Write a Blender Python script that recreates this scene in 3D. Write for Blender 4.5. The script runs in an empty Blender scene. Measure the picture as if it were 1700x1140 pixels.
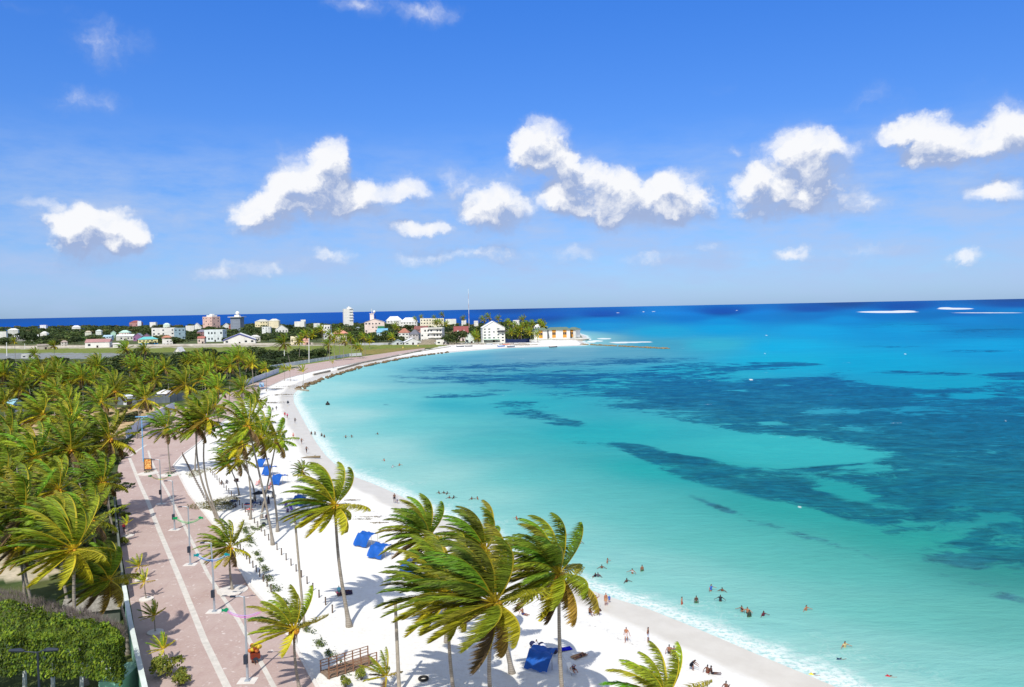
import bpy, bmesh, math, random
import numpy as np
from mathutils import Vector, Matrix, noise as mnoise
R=math.radians
rng=random.Random(7)
SC=bpy.context.scene
COL=SC.collection
# ---------------------------------------------------------------- camera
F=1297.0; CAMH=38.0; PITCH=math.atan(58.0/F); ROLL=R(1.13)
_f=Vector((0,math.cos(PITCH),-math.sin(PITCH))); _r=Vector((1,0,0)); _u=Vector((0,math.sin(PITCH),math.cos(PITCH)))
CR=_r*math.cos(ROLL)-_u*math.sin(ROLL); CU=_u*math.cos(ROLL)+_r*math.sin(ROLL); CF=_f
cd=bpy.data.cameras.new('camera'); cam=bpy.data.objects.new('camera',cd); COL.objects.link(cam)
cd.sensor_width=36; cd.lens=36*F/1700; cd.clip_end=300000; cd.clip_start=0.5
cam.matrix_world=Matrix(((CR.x,CU.x,-CF.x,0),(CR.y,CU.y,-CF.y,0),(CR.z,CU.z,-CF.z,CAMH),(0,0,0,1)))
SC.camera=cam
def ray(px,py): return CF+CR*((px-850)/F)+CU*((570-py)/F)
def G(px,py,z=1.0):
    d=ray(px,py); t=(z-CAMH)/d.z
    return Vector((d.x*t,d.y*t,z))
def ATD(px,py,D):            # point on that line of sight at ground distance D
    d=ray(px,py); t=D/math.hypot(d.x,d.y); return Vector((d.x*t,d.y*t,CAMH+d.z*t))
def dist(p): return math.hypot(p[0],p[1])
def proj_np(P):
    P=P-np.array([0,0,CAMH]); a=P@np.array(CF); x=P@np.array(CR); y=P@np.array(CU)
    a=np.where(a>0.1,a,0.1)
    return 850+F*x/a, 570-F*y/a
# ---------------------------------------------------------------- light
SUN_EL=52; SUN_AZ=12     # light travels towards +Y, 8 deg to the right
sd_=bpy.data.lights.new('sun','SUN'); sd_.energy=4.4; sd_.angle=R(0.53); sd_.color=(1,0.955,0.87)
so=bpy.data.objects.new('sun',sd_); COL.objects.link(so)
ld=Vector((math.sin(R(SUN_AZ))*math.cos(R(SUN_EL)),math.cos(R(SUN_AZ))*math.cos(R(SUN_EL)),-math.sin(R(SUN_EL))))
so.rotation_euler=ld.to_track_quat('-Z','Y').to_euler()
SC.view_settings.view_transform='Standard'; SC.view_settings.look='None'; SC.view_settings.gamma=1; SC.view_settings.exposure=0.0
SC.cycles.max_bounces=5; SC.cycles.transparent_max_bounces=6; SC.cycles.diffuse_bounces=2; SC.cycles.glossy_bounces=2
# ---------------------------------------------------------------- node helpers
class NT:
    def __init__(s,tree): s.t=tree; s.n=tree.nodes; s.l=tree.links
    def new(s,typ,**kw):
        n=s.n.new(typ)
        for k,v in kw.items():
            if k.startswith('in_'): n.inputs[int(k[3:])].default_value=v
            else: setattr(n,k,v)
        return n
    def put(s,inp,v):
        if isinstance(v,bpy.types.NodeSocket): s.l.new(v,inp)
        else: inp.default_value=v
    def m(s,op,a,b=None,c=None,clamp=False):
        n=s.n.new('ShaderNodeMath'); n.operation=op; n.use_clamp=clamp
        s.put(n.inputs[0],a)
        if b is not None: s.put(n.inputs[1],b)
        if c is not None: s.put(n.inputs[2],c)
        return n.outputs[0]
    def v(s,op,a,b=None):
        n=s.n.new('ShaderNodeVectorMath'); n.operation=op; s.put(n.inputs[0],a)
        if b is not None:
            if op=='SCALE': s.put(n.inputs['Scale'],b)
            else: s.put(n.inputs[1],b)
        return n.outputs[1] if op in('LENGTH','DOT_PRODUCT','DISTANCE') else n.outputs[0]
    def mix(s,f,a,b,bt='MIX'):
        n=s.n.new('ShaderNodeMix'); n.data_type='RGBA'; n.blend_type=bt
        s.put(n.inputs[0],f); s.put(n.inputs[6],a); s.put(n.inputs[7],b); return n.outputs[2]
    def rng(s,x,a,b,c=0.0,d=1.0,smooth=False):
        n=s.n.new('ShaderNodeMapRange'); n.clamp=True
        if smooth: n.interpolation_type='SMOOTHSTEP'
        s.put(n.inputs[0],x); s.put(n.inputs[1],a); s.put(n.inputs[2],b); s.put(n.inputs[3],c); s.put(n.inputs[4],d); return n.outputs[0]
    def noise(s,vec,scale,detail=4,rough=.55,dist=0.0,dim='3D',out=0):
        n=s.n.new('ShaderNodeTexNoise'); n.noise_dimensions=dim
        s.put(n.inputs['Vector'],vec); n.inputs['Scale'].default_value=scale; n.inputs['Detail'].default_value=detail
        n.inputs['Roughness'].default_value=rough; n.inputs['Distortion'].default_value=dist; return n.outputs[out]
    def xyz(s,x,y,z=0.0):
        n=s.n.new('ShaderNodeCombineXYZ'); s.put(n.inputs[0],x); s.put(n.inputs[1],y); s.put(n.inputs[2],z); return n.outputs[0]
    def sep(s,v):
        n=s.n.new('ShaderNodeSeparateXYZ'); s.put(n.inputs[0],v); return n.outputs
    def attr(s,name,o='Fac'):
        n=s.n.new('ShaderNodeAttribute'); n.attribute_name=name; return n.outputs[o]
def lin(c): 
    c=[x/255 for x in c]; return tuple((x/12.92 if x<=.04045 else ((x+.055)/1.055)**2.4) for x in c)
# ---------------------------------------------------------------- world: sky texture and clouds placed by direction
W=bpy.data.worlds.new('World'); SC.world=W; W.use_nodes=True
W.cycles.sampling_method='MANUAL'; W.cycles.sample_map_resolution=256
T=NT(W.node_tree); T.n.clear()
sky=T.new('ShaderNodeTexSky',sky_type='NISHITA',sun_disc=False,sun_elevation=R(SUN_EL),sun_rotation=R(180+SUN_AZ))
sky.air_density=1.0; sky.dust_density=0.35; sky.ozone_density=3.0
tc=T.new('ShaderNodeTexCoord')
x,y,z=T.sep(tc.outputs['Generated'])
az=T.m('ARCTAN2',x,y); el=T.m('ARCSINE',z)
P=T.xyz(az,el,0.0)
CLOUDS=[ # px,py,rx,ry,strength
 (905,232,55,36,1.3),(870,255,34,30,1.1),(925,262,34,28,1.0),(965,272,38,28,1.0),(1010,295,38,24,1.0),(950,310,60,40,1.0),(1000,338,75,42,1.2),(1075,345,75,38,1.2),(1120,318,45,34,1.1),(1155,350,42,30,1.0),(930,335,45,35,.7),
 (828,352,58,36,1.1),(790,340,45,30,.5),(760,292,32,26,.75),(850,310,70,50,.55),(700,385,45,14,.9),
 (552,254,32,24,1.2),(545,278,35,24,.8),(500,290,48,36,.9),(492,245,48,16,.45),(560,310,55,34,1.1),(470,318,50,28,1.0),(430,342,42,24,1.1),(432,375,48,22,1.1),(520,340,70,30,.9),(600,325,60,30,.8),(660,298,52,28,.75),(690,318,36,20,.6),(610,360,60,22,.5),
 (560,412,36,18,.7),(515,412,30,16,.5),
 (150,365,50,34,1.2),(130,385,48,34,1.0),(190,385,52,28,1.1),(225,408,34,20,.9),(150,412,70,24,.7),(66,336,26,12,.85),(292,370,22,18,.6),(400,450,60,20,.45),(330,455,40,14,.4),
 (1320,250,55,38,.75),(1370,262,52,40,.8),(1340,235,50,28,.6),(1260,300,50,26,1.0),(1285,330,65,30,.9),(1240,285,30,22,.7),(1390,330,58,26,1.05),(1360,300,28,26,.8),(1440,345,36,14,.5),(1300,355,70,20,.45),(1420,228,60,18,.4),(1215,248,18,12,.6),(1460,235,40,18,.4),
 (1550,230,58,34,1.05),(1520,210,42,22,.8),(1590,250,44,30,.95),(1560,265,46,22,.8),(1460,165,48,26,.5),(1625,145,34,16,.35),(1200,150,26,14,.35),
 (1690,215,52,42,1.1),(1665,225,36,30,.8),(1660,300,46,30,.65),(1640,325,30,18,.7),(1700,320,40,28,.6),
 (150,440,110,20,.5),(420,440,100,18,.42),(600,445,130,26,.42),(760,395,120,40,.45),(860,425,110,24,.5),(1010,425,120,20,.45),(1200,430,120,18,.45),(1400,425,150,26,.4),(1620,430,80,20,.45),(700,345,90,40,.42),(470,330,110,50,.38),(1290,300,120,60,.36),(1090,330,110,55,.36),(185,78,70,36,.68),(140,165,62,26,.68),(660,14,110,22,.5),(720,26,56,20,.42),(560,2,60,16,.4),(70,10,70,16,.35),
 (1180,408,26,12,.6),(1320,420,30,12,.5),(1600,425,28,10,.5),(1080,430,40,10,.35),(1460,400,60,12,.3),(700,430,60,14,.4),(800,425,50,12,.4)]
def azel(px,py):
    d=ray(px,py).normalized(); return math.atan2(d.x,d.y), math.asin(d.z)
def cloud_group(lst):
    g=bpy.data.node_groups.new('cloud_density','ShaderNodeTree')
    g.interface.new_socket('P',in_out='INPUT',socket_type='NodeSocketVector')
    g.interface.new_socket('D',in_out='OUTPUT',socket_type='NodeSocketFloat')
    N=NT(g); gi=N.new('NodeGroupInput'); go=N.new('NodeGroupOutput')
    p=gi.outputs[0]
    n1=N.noise(p,15,5,.62,out=1); n1=N.v('SUBTRACT',n1,(.5,.5,.5)); n1=N.v('SCALE',n1,.075)
    q=N.v('ADD',p,N.v('MULTIPLY',n1,(1,.8,0)))
    tot=None
    for (cx,cy,rx,ry,s) in lst:
        a,e=azel(cx,cy)
        d=N.v('MULTIPLY',N.v('SUBTRACT',q,(a,e,0)),(F/(rx*1.25),F/(ry*1.25),1))
        o=N.v('DOT_PRODUCT',d,d)
        o=N.m('MULTIPLY_ADD',o,-s,s,clamp=(s<=1)); 
        if s>1: o=N.m('MAXIMUM',o,0.0)
        tot=o if tot is None else N.m('ADD',tot,o)
    tot=N.m('MINIMUM',tot,1.7)
    nz=N.noise(q,24,8,.62); nz=N.m('SUBTRACT',nz,.5)
    D=N.m('MULTIPLY_ADD',nz,N.m('MULTIPLY_ADD',tot,1.0,.8),tot)
    N.l.new(D,go.inputs[0]); return g
STR=0.085
tint=T.mix(T.rng(el,0.0,.42),(0.80,0.98,1.36,1),(0.42,1.16,2.35,1))
tint=T.mix(T.rng(el,-.01,.13,1,0),tint,(0.63,0.97,1.78,1))
base=T.mix(1.0,sky.outputs[0],tint,'MULTIPLY')
# thin veil of far low cloud
pv=T.v('MULTIPLY',P,(1,3.2,1)); veil=T.noise(pv,9,7,.62)
vband=T.m('MULTIPLY',T.rng(el,0.0,.05,.45,1.0),T.rng(el,.11,.24,1.0,0.0,smooth=True))
va=T.m('MULTIPLY',T.rng(veil,.34,.62),T.m('MULTIPLY',vband,.75))
def cs(c): return tuple(v/STR for v in c)+(1,)
base=T.mix(va,base,cs((.43,.57,.86)))
# paler cloudy sky added out of view, overhead and behind, to lift the shadows
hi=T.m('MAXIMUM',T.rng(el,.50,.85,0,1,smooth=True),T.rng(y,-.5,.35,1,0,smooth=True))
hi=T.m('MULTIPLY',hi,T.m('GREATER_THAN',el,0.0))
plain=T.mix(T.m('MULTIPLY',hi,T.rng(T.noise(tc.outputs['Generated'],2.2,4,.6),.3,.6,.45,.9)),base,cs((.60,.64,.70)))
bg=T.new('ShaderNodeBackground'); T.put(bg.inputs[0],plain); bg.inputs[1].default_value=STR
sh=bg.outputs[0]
up=T.m('MULTIPLY',T.m('GREATER_THAN',el,0.0),T.m('LESS_THAN',el,.46))
for (a0,a1) in ((-400,310),(310,1196),(1196,2100)):
    lst=[c for c in CLOUDS if c[0]+c[2]*1.5>a0 and c[0]-c[2]*1.5<a1]
    cg=cloud_group(lst)
    def cdens(p):
        n=T.n.new('ShaderNodeGroup'); n.node_tree=cg; T.put(n.inputs[0],p); return n.outputs[0]
    d0=cdens(P); d1=cdens(T.v('ADD',P,(-.007,.024,0)))
    alpha=T.rng(d0,.10,1.65,smooth=True)
    lit=T.rng(T.m('SUBTRACT',d0,d1),-.22,.58)
    lit=T.m('MULTIPLY',lit,T.rng(d0,.25,1.15,.15,1.0,smooth=True)); ccol=T.mix(lit,(.36,.46,.71,1),(.95,.96,.99,1))
    sc_=T.v('SCALE',ccol,1/STR)
    fin=T.mix(T.m('MULTIPLY',alpha,T.rng(d0,.2,1.1,.45,1.0)),base,sc_)
    b2=T.new('ShaderNodeBackground'); T.put(b2.inputs[0],fin); b2.inputs[1].default_value=STR
    z0=azel(a0,400)[0]; z1=azel(a1,400)[0]
    mk=T.m('MULTIPLY',up,T.m('MULTIPLY',T.m('GREATER_THAN',az,z0),T.m('LESS_THAN',az,z1)))
    ms=T.new('ShaderNodeMixShader'); T.put(ms.inputs[0],mk); T.l.new(sh,ms.inputs[1]); T.l.new(b2.outputs[0],ms.inputs[2]); sh=ms.outputs[0]
wo=T.new('ShaderNodeOutputWorld'); T.l.new(sh,wo.inputs[0])
# ---------------------------------------------------------------- object helpers
def tag(o,label=None,cat=None,group=None,kind=None):
    if label: o['label']=label
    if cat: o['category']=cat
    if group: o['group']=group
    if kind: o['kind']=kind
    return o
def link(name,me,parent=None,loc=(0,0,0),rz=0.0,scale=None):
    o=bpy.data.objects.new(name,me); COL.objects.link(o); o.location=loc; o.rotation_euler=(0,0,rz)
    if scale is not None: o.scale=(scale,)*3 if not hasattr(scale,'__len__') else scale
    if parent: o.parent=parent
    return o
def empty(name,loc=(0,0,0),rz=0.0,scale=None): 
    o=link(name,None,None,loc,rz,scale); o.empty_display_size=.3; return o
def mesh_np(name,V,Fq,mat,smooth=False,mats=None,fmat=None):
    me=bpy.data.meshes.new(name); V=np.asarray(V,dtype=np.float32)
    if isinstance(Fq,np.ndarray):
        k=Fq.shape[1]; n=len(Fq); me.vertices.add(len(V)); me.vertices.foreach_set('co',V.ravel())
        me.loops.add(n*k); me.loops.foreach_set('vertex_index',Fq.ravel().astype(np.int32))
        me.polygons.add(n); me.polygons.foreach_set('loop_start',np.arange(0,n*k,k,dtype=np.int32)); me.polygons.foreach_set('loop_total',np.full(n,k,dtype=np.int32))
        me.update(calc_edges=True)
    else: me.from_pydata([tuple(v) for v in V],[],Fq)
    for m_ in (mats or [mat]): me.materials.append(m_)
    if fmat is not None: me.polygons.foreach_set('material_index',np.asarray(fmat,dtype=np.int32))
    if smooth: me.polygons.foreach_set('use_smooth',np.ones(len(me.polygons),dtype=bool))
    me.validate(); return me
def fattr(me,name,val):
    a=me.attributes.new(name,'FLOAT','POINT'); a.data.foreach_set('value',np.asarray(val,dtype=np.float32))
def cattr(me,name,rgb):
    a=me.attributes.new(name,'FLOAT_COLOR','POINT'); c=np.ones((len(rgb),4),dtype=np.float32); c[:,:3]=rgb; a.data.foreach_set('color',c.ravel())
_mc={}
def mat(name,rgb=(.5,.5,.5),rough=.6,spec=.3,var=0.0,vscale=3.0,bump=0.0,metal=0.0,rgb2=None,emit=None,trans=0.0,dirt=0.0):
    if name in _mc: return _mc[name]
    m=bpy.data.materials.new(name); m.use_nodes=True; N=NT(m.node_tree); b=m.node_tree.nodes['Principled BSDF']
    c=tuple(rgb)+(1,)
    if var>0 or rgb2:
        g=N.new('ShaderNodeNewGeometry'); tcx=N.new('ShaderNodeTexCoord')
        nz=N.noise(tcx.outputs['Object'],vscale,5,.6)
        c2=tuple(rgb2)+(1,) if rgb2 else tuple(v*(1-var) for v in rgb)+(1,)
        col=N.mix(N.rng(nz,.35,.65),c,c2)
        if dirt>0:
            nz2=N.noise(N.v('MULTIPLY',tcx.outputs['Object'],(1,1,.3)),vscale*.35,6,.7)
            col=N.mix(N.rng(nz2,.5,.8,0,dirt),col,(.16,.14,.11,1))
        N.put(b.inputs['Base Color'],col)
        if bump>0:
            bp=N.new('ShaderNodeBump'); bp.inputs['Strength'].default_value=bump; bp.inputs['Distance'].default_value=.05
            N.put(bp.inputs['Height'],nz); N.l.new(bp.outputs[0],b.inputs['Normal'])
    else: b.inputs['Base Color'].default_value=c
    b.inputs['Roughness'].default_value=rough; b.inputs['Specular IOR Level'].default_value=spec; b.inputs['Metallic'].default_value=metal
    _mc[name]=m; return m
# mesh collector
class MB:
    def __init__(s): s.v=[]; s.f=[]; s.mi=[]
    def add(s,vs,fs,mi=0):
        o=len(s.v); s.v+= [tuple(v) for v in vs]; s.f+=[tuple(i+o for i in f) for f in fs]; s.mi+=[mi]*len(fs); return s
    def box(s,x0,y0,z0,x1,y1,z1,mi=0):
        vs=[(x0,y0,z0),(x1,y0,z0),(x1,y1,z0),(x0,y1,z0),(x0,y0,z1),(x1,y0,z1),(x1,y1,z1),(x0,y1,z1)]
        return s.add(vs,[(0,3,2,1),(4,5,6,7),(0,1,5,4),(1,2,6,5),(2,3,7,6),(3,0,4,7)],mi)
    def tube(s,pts,rad,n=8,cap=True,mi=0):
        pts=[Vector(p) for p in pts]; k=len(pts)
        if not hasattr(rad,'__len__'): rad=[rad]*k
        rings=[]; up=Vector((0,0,1)); prev=None
        for i,p in enumerate(pts):
            t=(pts[min(i+1,k-1)]-pts[max(i-1,0)]).normalized()
            if prev is None:
                a=up.cross(t) if abs(t.z)<.9 else Vector((1,0,0)).cross(t)
            else: a=prev-t*prev.dot(t)
            a.normalize(); prev=a; b=t.cross(a)
            rings.append([p+(a*math.cos(2*math.pi*j/n)+b*math.sin(2*math.pi*j/n))*rad[i] for j in range(n)])
        vs=[v for r_ in rings for v in r_]; fs=[]
        for i in range(k-1):
            for j in range(n): fs.append((i*n+j,i*n+(j+1)%n,(i+1)*n+(j+1)%n,(i+1)*n+j))
        if cap: fs.append(tuple(range(n))[::-1]); fs.append(tuple((k-1)*n+j for j in range(n)))
        return s.add(vs,fs,mi)
    def cyl(s,c,r,h,n=16,mi=0,r2=None): return s.tube([c,(c[0],c[1],c[2]+h)],[r,r if r2 is None else r2],n,True,mi)
    def ball(s,c,r,n=8,m_=5,sz=1.0,mi=0):
        vs=[(c[0],c[1],c[2]+r*sz)]; fs=[]
        for i in range(1,m_):
            th=math.pi*i/m_
            for j in range(n): vs.append((c[0]+r*math.sin(th)*math.cos(2*math.pi*j/n),c[1]+r*math.sin(th)*math.sin(2*math.pi*j/n),c[2]+r*sz*math.cos(th)))
        vs.append((c[0],c[1],c[2]-r*sz)); L=len(vs)-1
        for j in range(n): fs.append((0,1+j,1+(j+1)%n)); fs.append((L,L-n+(j+1)%n,L-n+j))
        for i in range(m_-2):
            for j in range(n): a=1+i*n; fs.append((a+j,a+n+j,a+n+(j+1)%n,a+(j+1)%n))
        return s.add(vs,fs,mi)
    def me(s,name,mats,smooth=False):
        if not isinstance(mats,(list,tuple)): mats=[mats]
        return mesh_np(name,s.v,s.f,None,smooth,mats,s.mi)
    def build(s,name,mats,parent=None,loc=(0,0,0),rz=0.0,smooth=False):
        return link(name,s.me(name,mats,smooth),parent,loc,rz)
# ---------------------------------------------------------------- shoreline and distance to it
SHORE_PX=[(1435,1160),(1340,1120),(1255,1085),(1150,1040),(1075,1010),(1010,990),(960,972),(900,945),(830,905),(760,868),(700,842),(655,818),(620,803),(585,790),(560,774),(540,755),(522,730),(508,705),(497,685),(488,668),(487,655),(500,641),(540,624),(600,607),(650,597),(700,589.5),(760,583.5),(830,578),(900,575.5),(968,573.5),(975,571),(966,566.5),(975,561),(972,557),(955,552),(900,547),(800,542),(600,540),(300,544),(0,550)]
SH=[(700,-900),(160,-60),(90,20),(68,52)]+[tuple(G(a,b,0)[:2]) for a,b in SHORE_PX]+[(-3500,2500),(-5000,-900)]
SHA=np.array(SH)
def inside(poly,X,Y):
    r_=np.zeros(X.shape,bool); n=len(poly)
    for i in range(n):
        x1,y1=poly[i]; x2,y2=poly[(i+1)%n]
        if y1==y2: continue
        c=((y1>Y)!=(y2>Y))&(X<(x2-x1)*(Y-y1)/(y2-y1)+x1); r_^=c
    return r_
def sdist(poly,X,Y):
    d=np.full(X.shape,1e18); n=len(poly)
    for i in range(n):
        x1,y1=poly[i]; x2,y2=poly[(i+1)%n]; dx,dy=x2-x1,y2-y1
        t=np.clip(((X-x1)*dx+(Y-y1)*dy)/(dx*dx+dy*dy),0,1)
        d=np.minimum(d,(X-x1-t*dx)**2+(Y-y1-t*dy)**2)
    d=np.sqrt(d); return np.where(inside(poly,X,Y),d,-d)
def shore(x,y): return float(sdist(SH,np.array([x]),np.array([y]))[0])
def gz(x,y):
    s=shore(x,y); return float(np.clip(s*.085,-1.3,1.0))
# ---------------------------------------------------------------- polar sheets
def polar(r0,r1,nr,fine=.11):
    a=list(np.arange(-42,42.01,fine)); a=[-180+i*6 for i in range(23)]+a+[48+i*6 for i in range(22)]
    a=np.radians(np.array(a)); rr=np.concatenate([[0.5],np.exp(np.linspace(math.log(r0),math.log(r1),nr))])
    A,RR=np.meshgrid(a,rr); X=RR*np.sin(A); Y=RR*np.cos(A); m,n=X.shape
    i=np.arange(m-1)[:,None]*n; j=np.arange(n); j2=(j+1)%n
    Fq=np.stack([(i+j),(i+j2),(i+n+j2),(i+n+j)],-1).reshape(-1,4)[:, ::-1]
    return X.ravel(),Y.ravel(),Fq
# ---- sea
WP=[(1700,1140,(92,188,184)),(1560,1110,(112,200,196)),(1450,1120,(150,214,208)),(1350,1075,(140,212,206)),(1250,1040,(120,206,202)),(1150,990,(118,206,202)),(1050,950,(120,206,204)),(960,930,(130,210,210)),
 (860,880,(132,212,210)),(760,830,(134,212,212)),(680,790,(150,216,216)),(600,750,(160,218,220)),(540,690,(180,222,222)),(540,645,(170,218,220)),(600,625,(120,196,208)),(700,605,(92,176,198)),(780,592,(98,168,195)),(860,586,(110,166,190)),(950,582,(112,168,190)),(1040,584,(90,162,188)),(1000,565,(98,160,184)),(1100,573,(66,158,188)),(1180,572,(52,172,200)),
 (1500,1020,(70,188,180)),(1650,1040,(62,176,168)),(1350,940,(58,190,182)),(1200,900,(62,192,188)),(1100,860,(62,192,192)),(1000,830,(72,196,198)),(900,790,(72,194,200)),(800,740,(76,196,204)),(700,700,(98,204,210)),(640,665,(110,204,212)),(760,670,(70,190,204)),(880,670,(52,184,200)),
 (900,630,(64,170,192)),(1000,640,(46,178,200)),(1000,720,(44,188,200)),(1100,780,(40,186,192)),(1300,850,(46,182,182)),(1500,900,(42,176,172)),(1700,960,(36,158,154)),(1300,745,(60,200,208)),(1450,820,(40,180,185)),(1600,840,(34,160,170)),(1150,620,(36,176,204)),(1300,600,(8,176,214)),(1300,575,(0,170,216)),(1450,600,(0,168,212)),(1600,640,(10,168,204)),(1690,700,(22,150,190)),
 (1100,550,(22,160,206)),(1200,545,(0,156,212)),(1350,548,(0,158,214)),(1500,545,(0,150,208)),(1650,550,(0,128,190)),(1650,572,(0,156,210)),(1000,540,(18,144,204)),(1000,531,(0,128,202)),(1150,527,(0,118,196)),(1350,524,(0,116,190)),(1550,522,(0,110,182)),(1690,519,(0,120,190)),
 (1200,533,(0,142,208)),(1400,530,(0,138,206)),(1600,530,(0,132,200)),(1700,527,(0,124,192)),(1250,526,(0,122,198)),(1450,523,(0,118,192)),(1600,519,(0,104,182)),(900,525,(6,76,158)),(1000,522,(6,70,152)),(1200,517,(6,70,150)),(1350,512,(8,72,148)),(1500,508,(8,70,146)),(1690,503,(10,70,142)),(800,530,(6,78,164)),(600,528,(6,74,160)),(300,536,(6,74,160)),(0,543,(6,76,162)),(850,512,(16,66,134)),(1400,503,(18,66,130)),(400,520,(16,68,138)),(0,531,(20,74,146)),(1690,498,(18,66,130))]
SG=[ # seagrass patches px: cx,cy,rx,ry,angle(deg, down to the right positive),strength
 (1180,615,120,10,0,.8),(1290,606,60,4,0,1.0),(1150,640,130,14,0,1.0),(1200,668,190,24,4,1.25),(1340,640,150,18,0,1.2),(1440,660,180,20,0,1.2),(1250,695,150,22,5,1.25),(1450,700,190,28,6,1.25),(1620,705,160,40,3,1.2),(1600,650,130,14,0,.9),(1520,620,90,4,0,1.1),(1690,624,60,6,0,1.1),(1560,760,190,36,8,1.2),(1680,790,120,50,5,1.2),
 (1110,762,90,10,18,.95),(1190,785,90,16,12,.9),(1320,808,130,20,10,.95),(1470,800,130,26,10,1.05),(1420,845,120,14,14,.8),(1580,845,150,30,10,1.1),(1690,880,110,34,8,1.1),(1450,735,240,40,6,1.15),(1560,800,180,44,8,1.2),(1330,720,120,14,4,1.0),(1130,690,90,14,4,.9),(1450,780,120,22,8,1.1),(1640,895,90,26,8,1.1),(1520,880,90,12,10,.8),(1060,700,60,8,4,.6),(1600,930,70,14,10,.85),(1690,935,60,16,10,.7),
 (1215,851,70,4,22,.42),(1310,882,70,4,18,.42),(1440,922,90,6,17,.65),(1600,962,90,8,14,.65),(1680,990,60,8,14,.7),
 (1040,620,110,8,0,.55),(940,628,90,12,0,.7),(830,620,100,14,0,.62),(740,618,80,12,-4,.5),(1000,655,90,6,0,.5),(860,674,40,6,0,.8),(890,690,50,6,8,.75),(935,700,40,5,6,.7),(780,654,60,4,-4,.7),(1050,600,120,6,0,.5),(900,604,120,8,0,.4),(980,735,60,4,8,.35),(1120,700,60,6,12,.4),(640,672,18,3,0,.45),(1640,552,110,10,0,.35),(1500,540,120,5,0,.25),(1620,583,60,2,0,.4),(1480,575,60,2,0,.25)]
SB=[(1310,747,150,18,4,1.6),(1180,735,80,16,4,1.1),(1420,762,50,8,8,1.0),(1230,728,70,9,6,.8),(1390,765,70,10,10,.8),(1372,684,48,6,-3,1.0),(1286,702,24,4,0,.8),(1520,632,110,8,4,1.1),(1610,657,36,5,0,1.0),(1535,657,28,4,0,.9),(1300,621,70,5,0,.9),(1310,638,26,3,0,.6),(1480,714,90,8,4,.35),(1405,818,50,12,8,.8),(1480,838,40,7,5,.6),(1640,855,60,8,8,.5),(1240,765,60,8,6,.5),(1070,715,80,18,8,.8)]
X,Y,Fq=polar(14,120000,640)
Pn=np.stack([X,Y,np.zeros_like(X)],1); px,py=proj_np(Pn)
r_=np.hypot(X,Y); A_=np.arctan2(X,Y)
# colour by inverse-distance interpolation in (bearing, 1/range)
cp=[]; cc=[]
for a,b,c in WP:
    g=G(a,b,0); rr=dist(g); cp.append((math.atan2(g.x,g.y)*1.0,(CAMH/rr)*2.2)); cc.append(lin(c))
cp=np.array(cp); cc=np.array(cc)
Q=np.stack([np.clip(A_,-.8,.8),np.minimum(CAMH/r_,.7)*2.2],1)
num=np.zeros((len(Q),3)); den=np.zeros(len(Q))
for (u,v),c in zip(cp,cc):
    sy=2.5
    w=1/(((Q[:,0]-u)**2+((Q[:,1]-v)*sy)**2)+2e-5)**1.7
    num+=w[:,None]*c; den+=w
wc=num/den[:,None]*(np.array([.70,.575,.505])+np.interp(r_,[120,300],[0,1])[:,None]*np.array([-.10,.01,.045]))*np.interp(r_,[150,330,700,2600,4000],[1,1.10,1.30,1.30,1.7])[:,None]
# deep blue beyond the reef edge
def ell(lst):
    o=np.zeros(len(px))
    for cx,cy,rx,ry,an,s in lst:
        c_,s_=math.cos(R(an)),math.sin(R(an)); dx=px-cx; dy=py-cy
        u=(dx*c_+dy*s_)/(rx*1.27); v=(-dx*s_+dy*c_)/(ry*1.5); o=np.maximum(o,s*np.clip(1-(u*u+v*v),0,1))+0*o if s<.45 else np.maximum(o,1.02*s*np.clip(1-.8*(u*u+v*v),0,1))
    return o
front=(Y>5)
sg=np.where(front,np.clip(ell(SG),0,1.3)-ell(SB)*1.0,0)
sdw=sdist(SH,X,Y)
rim=np.interp(px,[900,965,1130,1300,1420,1560,1700],[528,527,523,518.5,516.5,511,508])-py   # >0 beyond the reef edge
deep=np.clip(rim/2.5+.3,0,1)*front
FO=[(1474,517.6,50,1.5),(1500,516.4,20,1.2),(1586,512.2,30,1.3),(1570,511.2,12,1.2),(1003,562,12,1.0),(991,565.8,11,.9),(1040,568.2,30,.8),(1065,567.4,22,.6),(1030,568.8,14,.9),(973,563,9,1.6),(982,567,8,1.5),(1026,519,4,.8),(1068,517.3,4,.8),(1085,517.0,4,.8),(1224,515,3,.7),(1640,519,60,.5),(1270,587,5,.8),(1272,556.5,4,.7),(1502,587,6,.9),(1247,630,5,1.0),(1330,840,8,1.4),(737,722,5,1.2),(1180,711,7,.9),(1668,699,7,1.0),(1324,749,5,.9)]
fo=np.zeros(len(px))
for cx,cy,rx,ry in FO: fo=np.maximum(fo,np.clip(1.6*(1-((px-cx)/(rx*(1.15 if rx>7 else .5)))**2-((py-cy)/(ry*(1.3 if rx>7 else .7)))**2),0,1)*front)
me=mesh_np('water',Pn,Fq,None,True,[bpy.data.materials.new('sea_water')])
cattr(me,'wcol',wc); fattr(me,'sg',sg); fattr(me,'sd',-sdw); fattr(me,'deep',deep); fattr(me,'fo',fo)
m=me.materials[0]; m.use_nodes=True; N=NT(m.node_tree); b=m.node_tree.nodes['Principled BSDF']
geo=N.new('ShaderNodeNewGeometry'); pos=geo.outputs['Position']
warp=N.v('SCALE',N.v('SUBTRACT',N.noise(pos,.02,4,.6,out=1),(.5,.5,.5)),60)
pw=N.v('ADD',pos,warp)
n1=N.noise(N.v('MULTIPLY',pw,(.45,1,1)),.055,9,.74)
n2=N.noise(N.v('MULTIPLY',pw,(.35,1,1)),.009,6,.62)
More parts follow.
